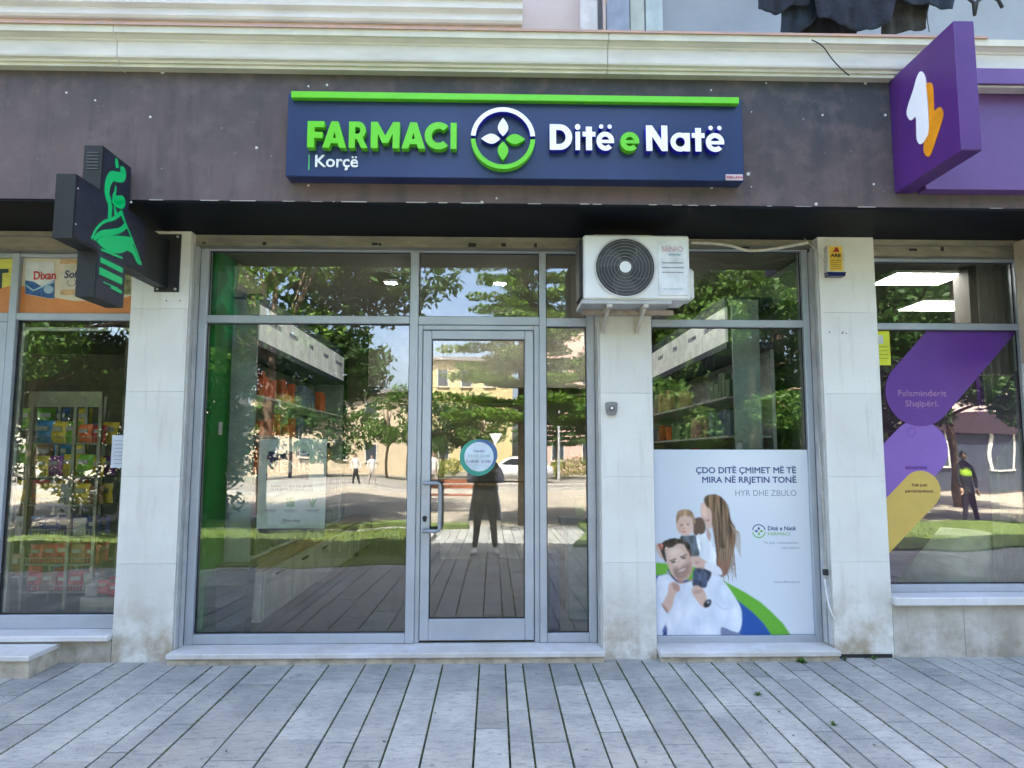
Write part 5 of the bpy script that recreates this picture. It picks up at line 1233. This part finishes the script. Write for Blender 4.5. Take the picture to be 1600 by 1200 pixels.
for o in mb: shift(o, rk2.location)
rc = thing('red_banner_column', 'tall red drinks cooler behind the right edge of the left shop window', 'cooler', (at(196, 700, .7).x+.14, 1.0, .28))
B('side', -.14, .12, -.3, .3, 0, 1.95, M('cooler_red', (.33, .012, .012), .35), rc); B('door_frame', -.17, -.142, -.29, .29, .05, 1.9, M('cooler_frame', (.25, .3, .3), .4), rc); B('white_script', -.10, .08, -.304, -.3005, 1.2, 1.3, M('cooler_white', (.5, .3, .3), .4), rc)
fr = thing('produce_bin', 'low basket heaped with red packs at the right foot of the left shop window', 'basket', (at(166, 900, .45).x, .45, .28))
B('basket', -.12, .16, -.12, .16, 0, .12, WIRE, fr)
for k in range(9): bag('red' if k % 3 else 'silver', (at(166, 900, .45).x-.07+(k % 3)*.09, .38+(k//3)*.07, .40+.02*(k % 2)), f'{"red" if k % 3 else "silver"} pack, {ORDN[k % 3]} from the left in the {("front", "middle", "back")[k//3]} row of the low basket', 'packs in the low basket', random.uniform(-1, 1), .6)
tag(B('ceiling_track', -3.57, -2.68, .235, .26, 2.405, 2.43, WHITEP), 'white blind rail across the top of the left shop window', 'blind rail')
dv = tag(B('partition_post', -3.42, -3.36, 1.4, 1.46, .28, 3.05, M('post_grey', (.2, .2, .18), .5)), 'thin grey post standing behind the snack rack', 'post')

# ------------------------------------------------------------------ right shop interior
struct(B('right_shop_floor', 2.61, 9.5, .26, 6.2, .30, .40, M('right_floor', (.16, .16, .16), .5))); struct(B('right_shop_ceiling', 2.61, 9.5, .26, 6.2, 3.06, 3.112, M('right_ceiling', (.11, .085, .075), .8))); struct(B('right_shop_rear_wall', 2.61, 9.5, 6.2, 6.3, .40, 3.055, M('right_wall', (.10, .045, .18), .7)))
def lamp(u0, v0, u1, v1, lab):
    p0, p1 = at(u0, v0, 1), at(u1, v1, 1)
    zc_ = 3.05
    def oc(u, v): d = FWD*FPX+RGT*(u-800)+UPV*(600-v); return CAM+d*((zc_-CAM.z)/d.z)
    a, b = oc(u0, v0), oc(u1, v1); t_ = thing('ceiling_light_panel', lab, 'ceiling light', ((a.x+b.x)/2, (a.y+b.y)/2, zc_), 'square light panels in the right shop')
    hx, hy = .30, max(.15, abs(a.y-b.y)/2); B('frame', -hx-.02, hx+.02, -hy-.02, hy+.02, -.02, .004, WHITEP, t_); B('diffuser', -hx, hx, -hy, hy, -.026, -.0205, emit_mat('panel_light', (1, .97, .9), 2.2) if 'panel_light' not in bpy.data.materials else bpy.data.materials['panel_light'], t_)
lamp(1400, 441, 1470, 424, 'nearer lit ceiling panel in the top light of the right shop'); lamp(1440, 482, 1495, 468, 'farther lit ceiling panel in the top light of the right shop')
pl = thing('display_plinth', 'pale drum shaped plinth standing inside the right shop window', 'plinth', (at(1474, 850, .70).x, .70, .40))
MB().cyl((0, 0), .33, 'z', .0, .42, 40).build('drum', M('plinth_white', (.74, .78, .77), .5), pl); MB().cyl((0, 0), .34, 'z', .421, .44, 40).build('top', M('plinth_top', (.78, .80, .78), .5), pl)
cb = thing('window_curtain', 'pale grey pleated curtain at the right side behind the right shop window', 'curtain', (4.2, .45, .4))
mb = MB(); pts = []
for i in range(60): pts.append((at(1540, 700, .45).x+i*.012, .42+.02*math.sin(i*1.1)))
mb.ribbon([(a, b) for a, b in pts], .006, 'z', .42, 3.04); o = mb.build('cloth', M('curtain_grey', (.36, .37, .36), .9, var=.08), cb); shift(o, cb.location)
tag(B('purple_wall_panel', at(1535, 650, .85).x, at(1592, 650, .85).x, .85, .9, at(1560, 720, .85).z, at(1560, 590, .85).z, M('panel_purple', (.13, .03, .30), .6)), 'purple panel hanging behind the right side of the right shop window', 'panel')
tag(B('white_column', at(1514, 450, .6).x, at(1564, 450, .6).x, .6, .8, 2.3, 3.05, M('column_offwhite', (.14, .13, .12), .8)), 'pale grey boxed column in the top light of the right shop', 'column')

# ------------------------------------------------------------------ the street behind the camera, mirrored in the glass
def lawn(name, pts):
    mb = MB(); mb.prism(pts, 'z', -.24, -.052); o = struct(mb.build(name, GRASS)); o['label'] = 'mown lawn bed beside the paved walk'
lawn('lawn', [(-1.25, -4.5), (-16, -2.2), (-16, -8.9), (-1.25, -8.9)]); lawn('lawn', [(1.35, -6.7), (1.9, -8.9), (1.9, -10.7), (16, -10.7), (16, -5.4), (6, -5.9)])
lawn('lawn', [(-9, -10.1), (-.55, -10.1), (-.55, -10.75), (-9, -10.75)])
blade = MB(); gr = np.random.default_rng(3)
for i in range(9000):
    if i % 2: x, y = -1.3-abs(gr.normal(0, 4)), gr.uniform(-8.8, -5.2)
    else: x, y = 1.95+abs(gr.normal(0, 4)), gr.uniform(-10.6, -6.8)
    if abs(x) > 15.5: continue
    h_ = gr.uniform(.03, .09); a = gr.uniform(0, 3.14); dx, dy = math.cos(a)*.012, math.sin(a)*.012
    blade.add([(x-dx, y-dy, -.055), (x+dx, y+dy, -.055), (x+gr.normal(0, .02), y+gr.normal(0, .02), -.055+h_)], [(0, 1, 2)])
o = stuff(blade.build('grass_blades', leaf_mat('grass_blade', (.13, .19, .03), (.22, .27, .06)))); o['label'] = 'grass blades on the lawn beds behind the viewer'
tag(B('kerb_edge', -1.24, -1.16, -8.9, -4.5, -.25, -.04, MATS['kerb_stone']), 'pale kerb along the side of the left lawn bed', 'kerb')
LEAF_L = leaf_mat('leaf_light', (.13, .23, .02), (.07, .15, .02)); LEAF_D = leaf_mat('leaf_dark', (.05, .11, .02), (.03, .075, .018)); LEAF_M = leaf_mat('leaf_mid', (.09, .18, .025), (.045, .10, .015)); LEAF_Y = leaf_mat('leaf_yellow', (.30, .30, .02), (.14, .22, .02))
BARK = M('bark', (.21, .145, .09), .9, var=.3, scale=12, bump=1, bscale=30)
def leaves(name, clumps, n, size, m, parent, droop=0., seed=0):
    """clumps: (centre, radii). n leaf quads spread through them"""
    g = np.random.default_rng(seed); C = np.array([c[0] for c in clumps]); Rr = np.array([c[1] for c in clumps]); vol = Rr.prod(1)**.8; idx = g.choice(len(C), n, p=vol/vol.sum())
    d = g.normal(size=(n, 3)); d /= np.linalg.norm(d, axis=1)[:, None]; rad = g.uniform(.25, 1, n)**.45
    P = C[idx]+d*rad[:, None]*Rr[idx]
    nrm = g.normal(size=(n, 3)); nrm[:, 2] += .6; nrm /= np.linalg.norm(nrm, axis=1)[:, None]
    t = np.cross(nrm, g.normal(size=(n, 3))); t[:, 2] -= droop; t /= np.linalg.norm(t, axis=1)[:, None]; b = np.cross(nrm, t)
    s = size*g.uniform(.6, 1.3, n)[:, None]
    V = np.stack([P-t*s, P-b*s*.42+nrm*s*.08, P+t*s, P+b*s*.42+nrm*s*.08], 1).reshape(-1, 3); F = np.arange(4*n).reshape(-1, 4)
    me = bpy.data.meshes.new(name); me.vertices.add(4*n); me.vertices.foreach_set('co', V.ravel()); me.loops.add(4*n); me.loops.foreach_set('vertex_index', F.ravel())
    me.polygons.add(n); me.polygons.foreach_set('loop_start', np.arange(0, 4*n, 4)); me.polygons.foreach_set('loop_total', np.full(n, 4)); me.update(); me.materials.append(m); return link(name, me, parent)
def tree(label, x, y, h, r, crown_z, n, size, m, kind='broad', seed=0, tr=.10):
    g = random.Random(seed); t_ = thing('conifer_tree' if kind == 'cedar' else 'broadleaf_tree', label, 'tree', (x, y, -.12))
    tk = MB(); tk.tube([(0, 0, -.1), (g.uniform(-.05, .05), 0, h*.3), (g.uniform(-.1, .1), g.uniform(-.1, .1), h*.6), (0, 0, h*.95)], [tr*1.25, tr, tr*.7, tr*.15], 10)
    cl = []
    if kind == 'cedar':
        k = 0; z = crown_z
        while z < h:
            f = 1-(z-crown_z)/(h-crown_z); rr = r*(.25+.75*f**.8)
            for a in range(6):
                an = a*1.05+k*.6+g.uniform(-.3, .3); l = rr*g.uniform(.65, 1.1)
                e = (math.cos(an)*l, math.sin(an)*l, z+g.uniform(-.1, .25)); tk.tube([(0, 0, z-.1), (e[0]*.5, e[1]*.5, z+.02), e], [.03, .02, .006], 5)
                for q in (.35, .65, .95): cl.append(((e[0]*q, e[1]*q, z+(e[2]-z)*q), (l*.26, l*.26, .10)))
            z += .42*g.uniform(.8, 1.2); k += 1
    else:
        if kind == 'full':
            for a in range(110):
                an = g.uniform(0, 6.28); zz = g.uniform(0, 1); q = math.sqrt(g.uniform(.02, 1))*(1-.75*max(0, zz-.35)**1.4)*(.82+.18*min(1, zz*4)); k_f = g.uniform(.16, .30)
                c = (math.cos(an)*r*q, math.sin(an)*r*q, crown_z+.35+zz*(h-crown_z-.7)); cl.append((c, (r*k_f, r*k_f, r*k_f*.62)))
                if a % 8 == 0: tk.tube([(0, 0, min(c[2]-.3, h*.4)), (c[0]*.5, c[1]*.5, (c[2]+h*.38)/2), c], [tr*.5, tr*.3, .012], 6)
        for a in range(0 if kind == 'full' else 22):
            an = g.uniform(0, 6.28); ph = g.uniform(-.9, 1.2); q = g.uniform(.45, .95); rz = (h-crown_z)/2
            c = (math.cos(an)*math.cos(ph)*r*q, math.sin(an)*math.cos(ph)*r*q, crown_z+rz+math.sin(ph)*rz*q)
            cl.append((c, (r*g.uniform(.22, .42), r*g.uniform(.22, .42), r*g.uniform(.16, .30))))
            if a % 2: tk.tube([(0, 0, min(c[2]-.3, h*.5)), (c[0]*.5, c[1]*.5, (c[2]+h*.45)/2), c], [tr*.5, tr*.3, .012], 6)
    tk.build('trunk', BARK, t_); leaves('crown', cl, n, size, m, t_, seed=seed); return t_
tree('light green broadleaf tree on the left lawn bed', -4.4, -8.3, 6.8, 2.55, 2.6, 7500, .085, LEAF_L, seed=1)
tree('light green broadleaf tree farther left on the lawn bed', -8.9, -8.2, 7.0, 2.7, 2.2, 17000, .09, LEAF_M, seed=2)
tree('layered conifer with drooping lit boughs at the end of the paved walk', .72, -10.9, 9.6, 2.0, 2.4, 36000, .06, LEAF_L, 'cedar', seed=3, tr=.13)
tree('dense broadleaf tree on the right lawn bed nearest the walk', 3.7, -10.3, 6.4, 1.9, .6, 19000, .075, LEAF_M, seed=4)
tree('dense broadleaf tree in the middle of the right lawn bed', 6.0, -10.6, 7.0, 2.3, .5, 22000, .08, LEAF_M, seed=5)
tree('dark broadleaf tree at the far end of the right lawn bed', 12.6, -10.2, 7.2, 2.3, 1.9, 22000, .085, LEAF_D, seed=6)
tree('dark bushy tree far left across the plaza', -13.5, -13, 8.5, 3.6, .6, 26000, .11, LEAF_D, 'full', seed=7)
tree('small tree beyond the road by the beige house', -11.4, -41.5, 6.0, 2.3, .8, 5000, .15, LEAF_D, 'full', seed=31)
tree('small round tree beyond the road left', -7.0, -42, 6.5, 2.8, 1.6, 3000, .16, LEAF_M, seed=8)
tree('small dark round tree beyond the road', -3.6, -43.5, 6.0, 2.4, 1.4, 3000, .16, LEAF_D, seed=9)
tree('small round tree beyond the road in front of the yellow house', -.9, -42.5, 6.2, 2.2, 1.3, 3000, .16, LEAF_M, seed=10)
tree('dark green fir beyond the road right', 4.2, -42, 9, 2.6, 2.2, 9000, .15, LEAF_D, 'cedar', seed=11)
tree('tall round tree beyond the road far right', 13, -43, 8, 3.4, 1.8, 4000, .18, LEAF_M, seed=12)
tree('tall tree beyond the road far left', -14, -43, 7.5, 3.0, 1.8, 4000, .18, LEAF_M, seed=13)
tree('dense dark tree on the plaza before the pink shop house', 14.6, -16.5, 8.0, 2.5, 2.3, 26000, .10, LEAF_D, 'full', seed=41, tr=.14)
tree('huge dark spreading tree behind the left lawn bed', -6.95, -12.6, 12.0, 4.9, 2.7, 60000, .12, LEAF_D, 'full', seed=21, tr=.25)
tree('low dark bushy tree beside the huge tree on the left', -8.3, -12.0, 4.6, 2.6, .0, 26000, .09, LEAF_D, 'full', seed=22, tr=.12)
tree('huge dark spreading tree behind the right lawn bed', 8.0, -14.2, 12.0, 4.8, 1.0, 60000, .12, LEAF_D, 'full', seed=23, tr=.25)
tree('slim dark tree behind the right lawn bed', 4.6, -12.6, 8.2, 1.7, .6, 22000, .09, LEAF_D, 'full', seed=24, tr=.12)
def bush(label, x, y, rx, rz, n, m, seed):
    o = leaves('flowering_bush', [((0, 0, rz*.6), (rx, .5, rz*.5)), ((rx*.4, 0, rz*.7), (rx*.5, .4, rz*.5)), ((-rx*.5, 0, rz*.5), (rx*.5, .5, rz*.5))], n, .08, m, None, seed=seed); o.location = (x, y, -.18); tag(o, label, 'bush', 'bushes along the far side of the road')
bush('yellow flowering bush beyond the road right of the walk', 5.2, -40.9, 1.6, 1.3, 1500, LEAF_Y, 1); bush('yellow flowering bush beyond the road left of the walk', -3.1, -40.9, 1.2, 1.2, 1300, LEAF_Y, 2); bush('green bush beyond the road between the yellow ones', .8, -41, 1.4, 1., 1300, LEAF_M, 3)
def house(label, x0, x1, y, h, m, floors, step, roof=None, door=False):
    t_ = thing('town_house', label, 'building', ((x0+x1)/2, y, -.19)); cx = (x0+x1)/2
    B('wall', x0-cx, x1-cx, -9, 0, 0, h, m, t_); B('roof', x0-cx-.4, x1-cx+.4, -9.4, .5, h+.001, h+.35, roof or M('grey_roof', (.20, .19, .18), .8), t_)
    gm = MATS['upper_glass']; fm = M('house_frame', (.6, .58, .52), .6); proto = None
    for f in range(floors):
        z_ = 1.2+f*(h/floors); xx = x0+step*.6
        while xx < x1-step*.5:
            if proto is None:
                proto = B('window', -.45, .45, .001, .03, 0, 1.4, gm, t_); B('window_frame', -.55, -.46, .001, .08, -.08, 1.5, fm, proto); B('window_frame', .46, .55, .001, .08, -.08, 1.5, fm, proto); B('window_sill', -.6, .6, .001, .14, -.16, -.09, fm, proto); w_ = proto
            else: w_ = copy_tree(proto, t_)
            w_.location = (xx-cx, 0, z_); xx += step
    return t_
house('pale beige two storey house beyond the road', -19, -6.5, -50, 6.6, M('house_beige', (.52, .42, .29), .85), 2, 2.6)
house('yellow three storey house with a grey roof beyond the road', -6.2, 1.8, -62, 10.6, M('house_yellow', (.55, .46, .24), .85), 3, 2.2)
house('pink four storey house beyond the road', 3.6, 14, -52, 12.6, M('house_pink', (.60, .40, .33), .85), 4, 2.6, M('red_roof', (.30, .12, .08), .8))
hb = house('pale pink shop house at the right side of the plaza', 17, 27, -24, 9.5, M('house_rose', (.60, .46, .42), .85), 3, 2.8, MATS['red_roof'])
B('shop_glass', -4.7, 4.7, .001, .05, .1, 2.59, MATS['upper_glass'], hb); B('shop_band', -4.8, 4.8, .001, .30, 2.6, 3.4, M('band_dark', (.03, .015, .02), .6), hb)
house('long cream house at the far left of the plaza', -44, -21, -46, 7.5, M('house_cream', (.6, .56, .46), .85), 3, 2.6)
# white car on the road
cw = thing('white_car', 'white hatchback parked beyond the road', 'car', (1.35, -36, -.18)); WP = M('car_white', (.72, .72, .72), .2, coat=1); CG = M('car_glass', (.02, .025, .03), .08)
bp = smooth_pts([(-2.0, .35), (-2.05, .75), (-1.85, .95), (-1.1, 1.05), (-.45, 1.42), (.9, 1.45), (1.6, 1.05), (1.95, .9), (2.0, .4), (1.4, .25), (-1.4, .25)], 4)
MB().prism(bp, 'y', -.85, .85, True).build('body', WP, cw)
MB().prism([(-.95, 1.05), (-.4, 1.37), (.25, 1.39), (.25, 1.02)], 'y', .852, .858).build('side_window', CG, cw); MB().prism([(.32, 1.02), (.32, 1.39), (.85, 1.38), (1.4, 1.05)], 'y', .852, .858).build('side_window', CG, cw)
for xx in (-1.25, 1.25):
    wl = MB().cyl((xx, .32), .32, 'y', .62, .88, 24).build('wheel', DARK, cw); MB().cyl((xx, .32), .18, 'y', .881, .9, 20).build('rim', M('rim_grey', (.4, .4, .42), .4, .6), wl)
B('headlight', -2.03, -1.85, .5, .8, .68, .82, CG, cw)
# bench, lamp post, sign post
be = thing('park_bench', 'red-brown slatted bench on the plaza behind the viewer', 'bench', (-1.1, -15, -.15))
for k in range(3): B('seat_slat', -.9, .9, -.2+k*.15, -.08+k*.15, .42, .46, M('bench_wood', (.35, .13, .07), .5), be)
for k in range(2): B('back_slat', -.9, .9, -.26, -.22, .6+k*.16, .72+k*.16, MATS['bench_wood'], be)
for xx in (-.8, .76): B('leg', xx, xx+.05, -.25, .2, 0, .419, BLACKP, be)
sp = thing('road_sign', 'white triangular road sign on a thin pole beside the parked car', 'road sign', (.1, -38, -.18)); MB().cyl((0, 0), .035, 'z', 0, 2.9, 10).build('pole', M('pole_grey', (.4, .4, .4), .5), sp); MB().prism([(-.4, 2.85), (.4, 2.85), (0, 2.15)], 'y', .04, .06).build('plate', WHITEP, sp)
lp_ = thing('lamp_post', 'tall grey lamp post beyond the road right of the walk', 'lamp post', (4.0, -38.5, -.18)); MB().cyl((0, 0), .09, 'z', 0, 6.4, 10, .05).build('pole', MATS['pole_grey'], lp_); B('lamp_head', -.1, .1, -.1, .7, 6.4, 6.5, MATS['pole_grey'], lp_)

# ------------------------------------------------------------------ people
SKIN = M('skin', (.50, .30, .22), .5, var=.05)
def skinned(name, joints, edges, m, parent, root=0, sub=2):
    """one continuous tapered body grown round a skeleton of (x, y, z, radius)"""
    me = bpy.data.meshes.new(name); me.from_pydata([j[:3] for j in joints], edges, []); o = bpy.data.objects.new(name, me); col.objects.link(o)
    sk_ = o.modifiers.new('s', 'SKIN'); sk_.use_smooth_shade = True; ss = o.modifiers.new('d', 'SUBSURF'); ss.levels = ss.render_levels = sub
    for i, j in enumerate(joints):
        v = me.skin_vertices[0].data[i]; v.radius = (j[3], j[4] if len(j) > 4 else j[3]); v.use_root = i == root
    dg = bpy.context.evaluated_depsgraph_get(); dg.update(); nm = bpy.data.meshes.new_from_object(o.evaluated_get(dg)); bpy.data.objects.remove(o)
    nm.materials.clear(); nm.materials.append(m); return link(name, nm, parent)
def head(parent, p, hairm, s=1., yaw=0., long=False):
    """head with brow, nose, chin, eyes, ears and hair, facing +y before yaw"""
    mb = MB(); n, k = 20, 14; vs = []
    for j in range(k+1):
        ph = math.pi*j/k
        for i in range(n):
            th = 2*math.pi*i/n; x = math.sin(th)*math.sin(ph)*.075; y = math.cos(th)*math.sin(ph)*.092; z = -math.cos(ph)*.115
            f = max(0, math.cos(th))
            if z < -.02: x *= 1+z*2.6; y *= 1+z*1.0
            if f > .9 and -.045 < z < .012: y += .020*(1-abs(z+.022)/.035)*(f-.9)*10 if abs(z+.022) < .035 else 0
            if f > .8 and .012 < z < .035: y -= .006
            vs.append((x*s, y*s, z*s))
    fs = [(j*n+i, j*n+(i+1) % n, (j+1)*n+(i+1) % n, (j+1)*n+i) for j in range(k) for i in range(n)]
    h_ = mb.add(vs, fs, True).build('head', SKIN, parent)
    e = MB()
    for sx in (-1, 1): e.cyl((sx*.030*s, .010*s), .010*s, 'y', .078*s, .088*s, 12)
    e.build('eye', M('eye_dark', (.03, .02, .02), .2), h_)
    MB().box(-.024*s, .024*s, .080*s, .089*s, -.062*s, -.054*s, .002).build('mouth', M('lip', (.40, .12, .10), .5), h_)
    e = MB()
    for sx in (-1, 1): e.prism(smooth_pts([(-.015*s, .02*s), (.012*s, .025*s), (.012*s, -.01*s), (-.008*s, -.03*s)], 3), 'x', sx*.072*s, sx*.084*s)
    e.build('ear', SKIN, h_)
    hb_ = MB(); vs = []; k2 = 10
    for j in range(k2+1):
        ph = math.pi*.62*j/k2
        for i in range(n):
            th = 2*math.pi*i/n; f = math.cos(th); lim = ph*(1-.42*max(0, f)); vs.append((math.sin(th)*math.sin(lim)*.085*s, (f*math.sin(lim)*.102-.006)*s, (math.cos(lim)*.126)*s - (0.16*s if long and j == k2 and f < .2 else 0)))
    hb_.add(vs, [(j*n+i, j*n+(i+1) % n, (j+1)*n+(i+1) % n, (j+1)*n+i) for j in range(k2) for i in range(n)], True).build('hair', hairm, h_)
    h_.location = p; h_.rotation_euler = (0, 0, yaw); return h_
def hand(parent, wrist, d, up, s=1., curl=.5):
    """palm, four unequal bent fingers and a side thumb; d = pointing direction, up = palm normal"""
    d = Vector(d).normalized(); up = Vector(up); up = (up-d*up.dot(d)).normalized(); sd = d.cross(up); Wp = Vector(wrist)
    P = lambda a, b, c: tuple(Wp+d*a*s+sd*b*s+up*c*s)
    j = [(*P(0, 0, 0), .024*s, .018*s), (*P(.045, 0, 0), .036*s, .014*s), (*P(.085, 0, .0), .038*s, .013*s)]; e = [(0, 1), (1, 2)]
    j += [(*P(.030, .030, -.004), .013*s), (*P(.058, .052, -.012), .011*s), (*P(.080, .056, -.028), .009*s)]; e += [(0, 3), (3, 4), (4, 5)]
    o = skinned('hand', j, e, SKIN, parent, 1, 2)
    for i, (b, l) in enumerate(((.027, .068), (.009, .076), (-.009, .070), (-.027, .055))):
        c = curl; q = [(*P(.082, b, 0), .0095*s), (*P(.082+l*.45, b*1.05, -l*.25*c), .0085*s), (*P(.082+l*.8, b*1.05, -l*.65*c), .0078*s), (*P(.082+l*(1-.1*c), b*1.05, -l*(1.0)*c), .0068*s)]
        skinned('finger', q, [(0, 1), (1, 2), (2, 3)], SKIN, o, 0, 1)
    return o
# photographer standing behind the camera, phone held up
pe = thing('person', 'person in a long open grey coat and pale shoes holding up a phone', 'person', (-.13, -5.62, gz(-5.6)))
BK = M('black_clothes', (.012, .012, .014), .8, var=.2, bump=.5, bscale=30); COAT = M('long_coat', (.55, .55, .62), .85, var=.15, scale=10, bump=.5, bscale=20)
J = [(0, 0, .90, .15, .11), (0, 0, 1.10, .125, .10), (0, 0, 1.28, .16, .11), (0, 0, 1.40, .10, .08), (0, .01, 1.46, .05, .05), (0, .015, 1.54, .048, .048),
     (-.10, 0, .84, .10, .10), (-.125, .015, .48, .058, .06), (-.16, 0, .10, .042, .045), (.10, 0, .84, .10, .10), (.125, .015, .48, .058, .06), (.165, 0, .10, .042, .045),
     (-.17, 0, 1.37, .062, .062), (-.24, .02, 1.12, .048, .048), (-.10, .24, 1.27, .036, .036), (.17, 0, 1.37, .062, .062), (.25, .02, 1.12, .048, .048), (.14, .24, 1.27, .036, .036)]
E_ = [(0, 1), (1, 2), (2, 3), (3, 4), (4, 5), (0, 6), (6, 7), (7, 8), (0, 9), (9, 10), (10, 11), (3, 12), (12, 13), (13, 14), (3, 15), (15, 16), (16, 17)]
skinned('body', J, E_, BK, pe)
head(pe, (0, .03, 1.62), M('hair_dark', (.02, .013, .01), .6))
hand(pe, (-.085, .27, 1.285), (.35, .5, 1), (1, -.3, 0), 1., .8); hand(pe, (.125, .27, 1.285), (-.35, .5, 1), (-1, -.3, 0), 1., .8)
skinned('coat_sleeve', [(-.17, -.01, 1.38, .078), (-.245, .01, 1.12, .066), (-.12, .21, 1.25, .052)], [(0, 1), (1, 2)], COAT, pe); skinned('coat_sleeve', [(.17, -.01, 1.38, .078), (.255, .01, 1.12, .066), (.155, .21, 1.25, .052)], [(0, 1), (1, 2)], COAT, pe)
mb = MB(); rows = [(1.44, .10, .07), (1.36, .20, .12), (1.15, .185, .13), (.95, .20, .14), (.75, .235, .16), (.56, .262, .18), (.53, .265, .182)]; n_ = 26; vs = []
for z_, a, b in rows:
    for i in range(n_+1):
        th = R(158+224*i/n_ + 0); gap = 1.0; vs.append((a*math.cos(th)*(1+.05*math.sin(i*1.7)*(1.4-z_)), b*math.sin(th)-.02, z_))
mb.add(vs, [(j*(n_+1)+i, j*(n_+1)+i+1, (j+1)*(n_+1)+i+1, (j+1)*(n_+1)+i) for j in range(len(rows)-1) for i in range(n_)], True)
ctt = mb.build('coat', COAT, pe); sm_ = ctt.modifiers.new('s', 'SOLIDIFY'); sm_.thickness = .012
for sx in (-1, 1): skinned('shoe', [(sx*.165, -.05, .055, .048, .05), (sx*.178, .05, .05, .052, .045), (sx*.20, .16, .04, .048, .034)], [(0, 1), (1, 2)], M('shoe_pale', (.75, .75, .76), .6), pe)
ph = tag(B('phone', -.115, .045, -.0045, .0045, -.04, .04, BLACKP, None, .003), 'black phone held up sideways in both hands by the person behind the camera', 'phone'); ph.location = (-.02, -5.215, 1.45)
def walker(x, y, m1, m2, label, st):
    p = thing('person', label, 'person', (x, y, -.18), (0 and 0) or None) if False else thing('person', label, 'person', (x, y, -.18))
    J = [(0, 0, .92, .13, .1), (0, 0, 1.25, .15, .1), (0, 0, 1.42, .09, .08), (0, 0, 1.52, .05), (st, 0, .5, .07), (st*1.8, 0, .06, .045), (-st, 0, .5, .07), (-st*1.6, 0, .08, .045), (-.17, .02, 1.36, .055), (-.23, .04, 1.08, .045), (-.20, .12, .85, .035), (.17, -.02, 1.36, .055), (.23, -.04, 1.08, .045), (.2, .0, .85, .035)]
    b = skinned('body', J, [(0, 1), (1, 2), (2, 3), (0, 4), (4, 5), (0, 6), (6, 7), (2, 8), (8, 9), (9, 10), (2, 11), (11, 12), (12, 13)], m1, p); b.data.materials.append(m2)
    for q in b.data.polygons:
        if q.center.z < .9: q.material_index = 1
    head(p, (0, .02, 1.62), MATS['hair_dark']); hand(p, (-.2, .13, .84), (0, .1, -1), (1, 0, 0), .9); hand(p, (.2, 0, .84), (0, .1, -1), (-1, 0, 0), .9)
wc = M('white_shirt', (.65, .63, .6), .8); pkc = M('pale_trousers', (.35, .30, .28), .8)
walker(-5.6, -27, wc, pkc, 'walker in a white top nearer the centre on the far pavement', .12); walker(-6.5, -27.5, wc, BK, 'walker in a white top and black trousers on the far pavement', .1); walker(-2.9, -28, wc, pkc, 'walker in white crossing left of the door reflection', .14)
walker(11.2, -11.0, BK, BK, 'worker in dark clothes and a yellow-green vest beside the right lawn bed', .1)
pw_ = [o for o in col.objects if o.name.startswith('person') and o.type == 'EMPTY'][-1]
skinned('safety_vest', [(0, 0, 1.02, .145, .115), (0, 0, 1.25, .165, .118), (0, 0, 1.42, .105, .095)], [(0, 1), (1, 2)], M('hi_vis_vest', (.38, .60, .03), .6), pw_)
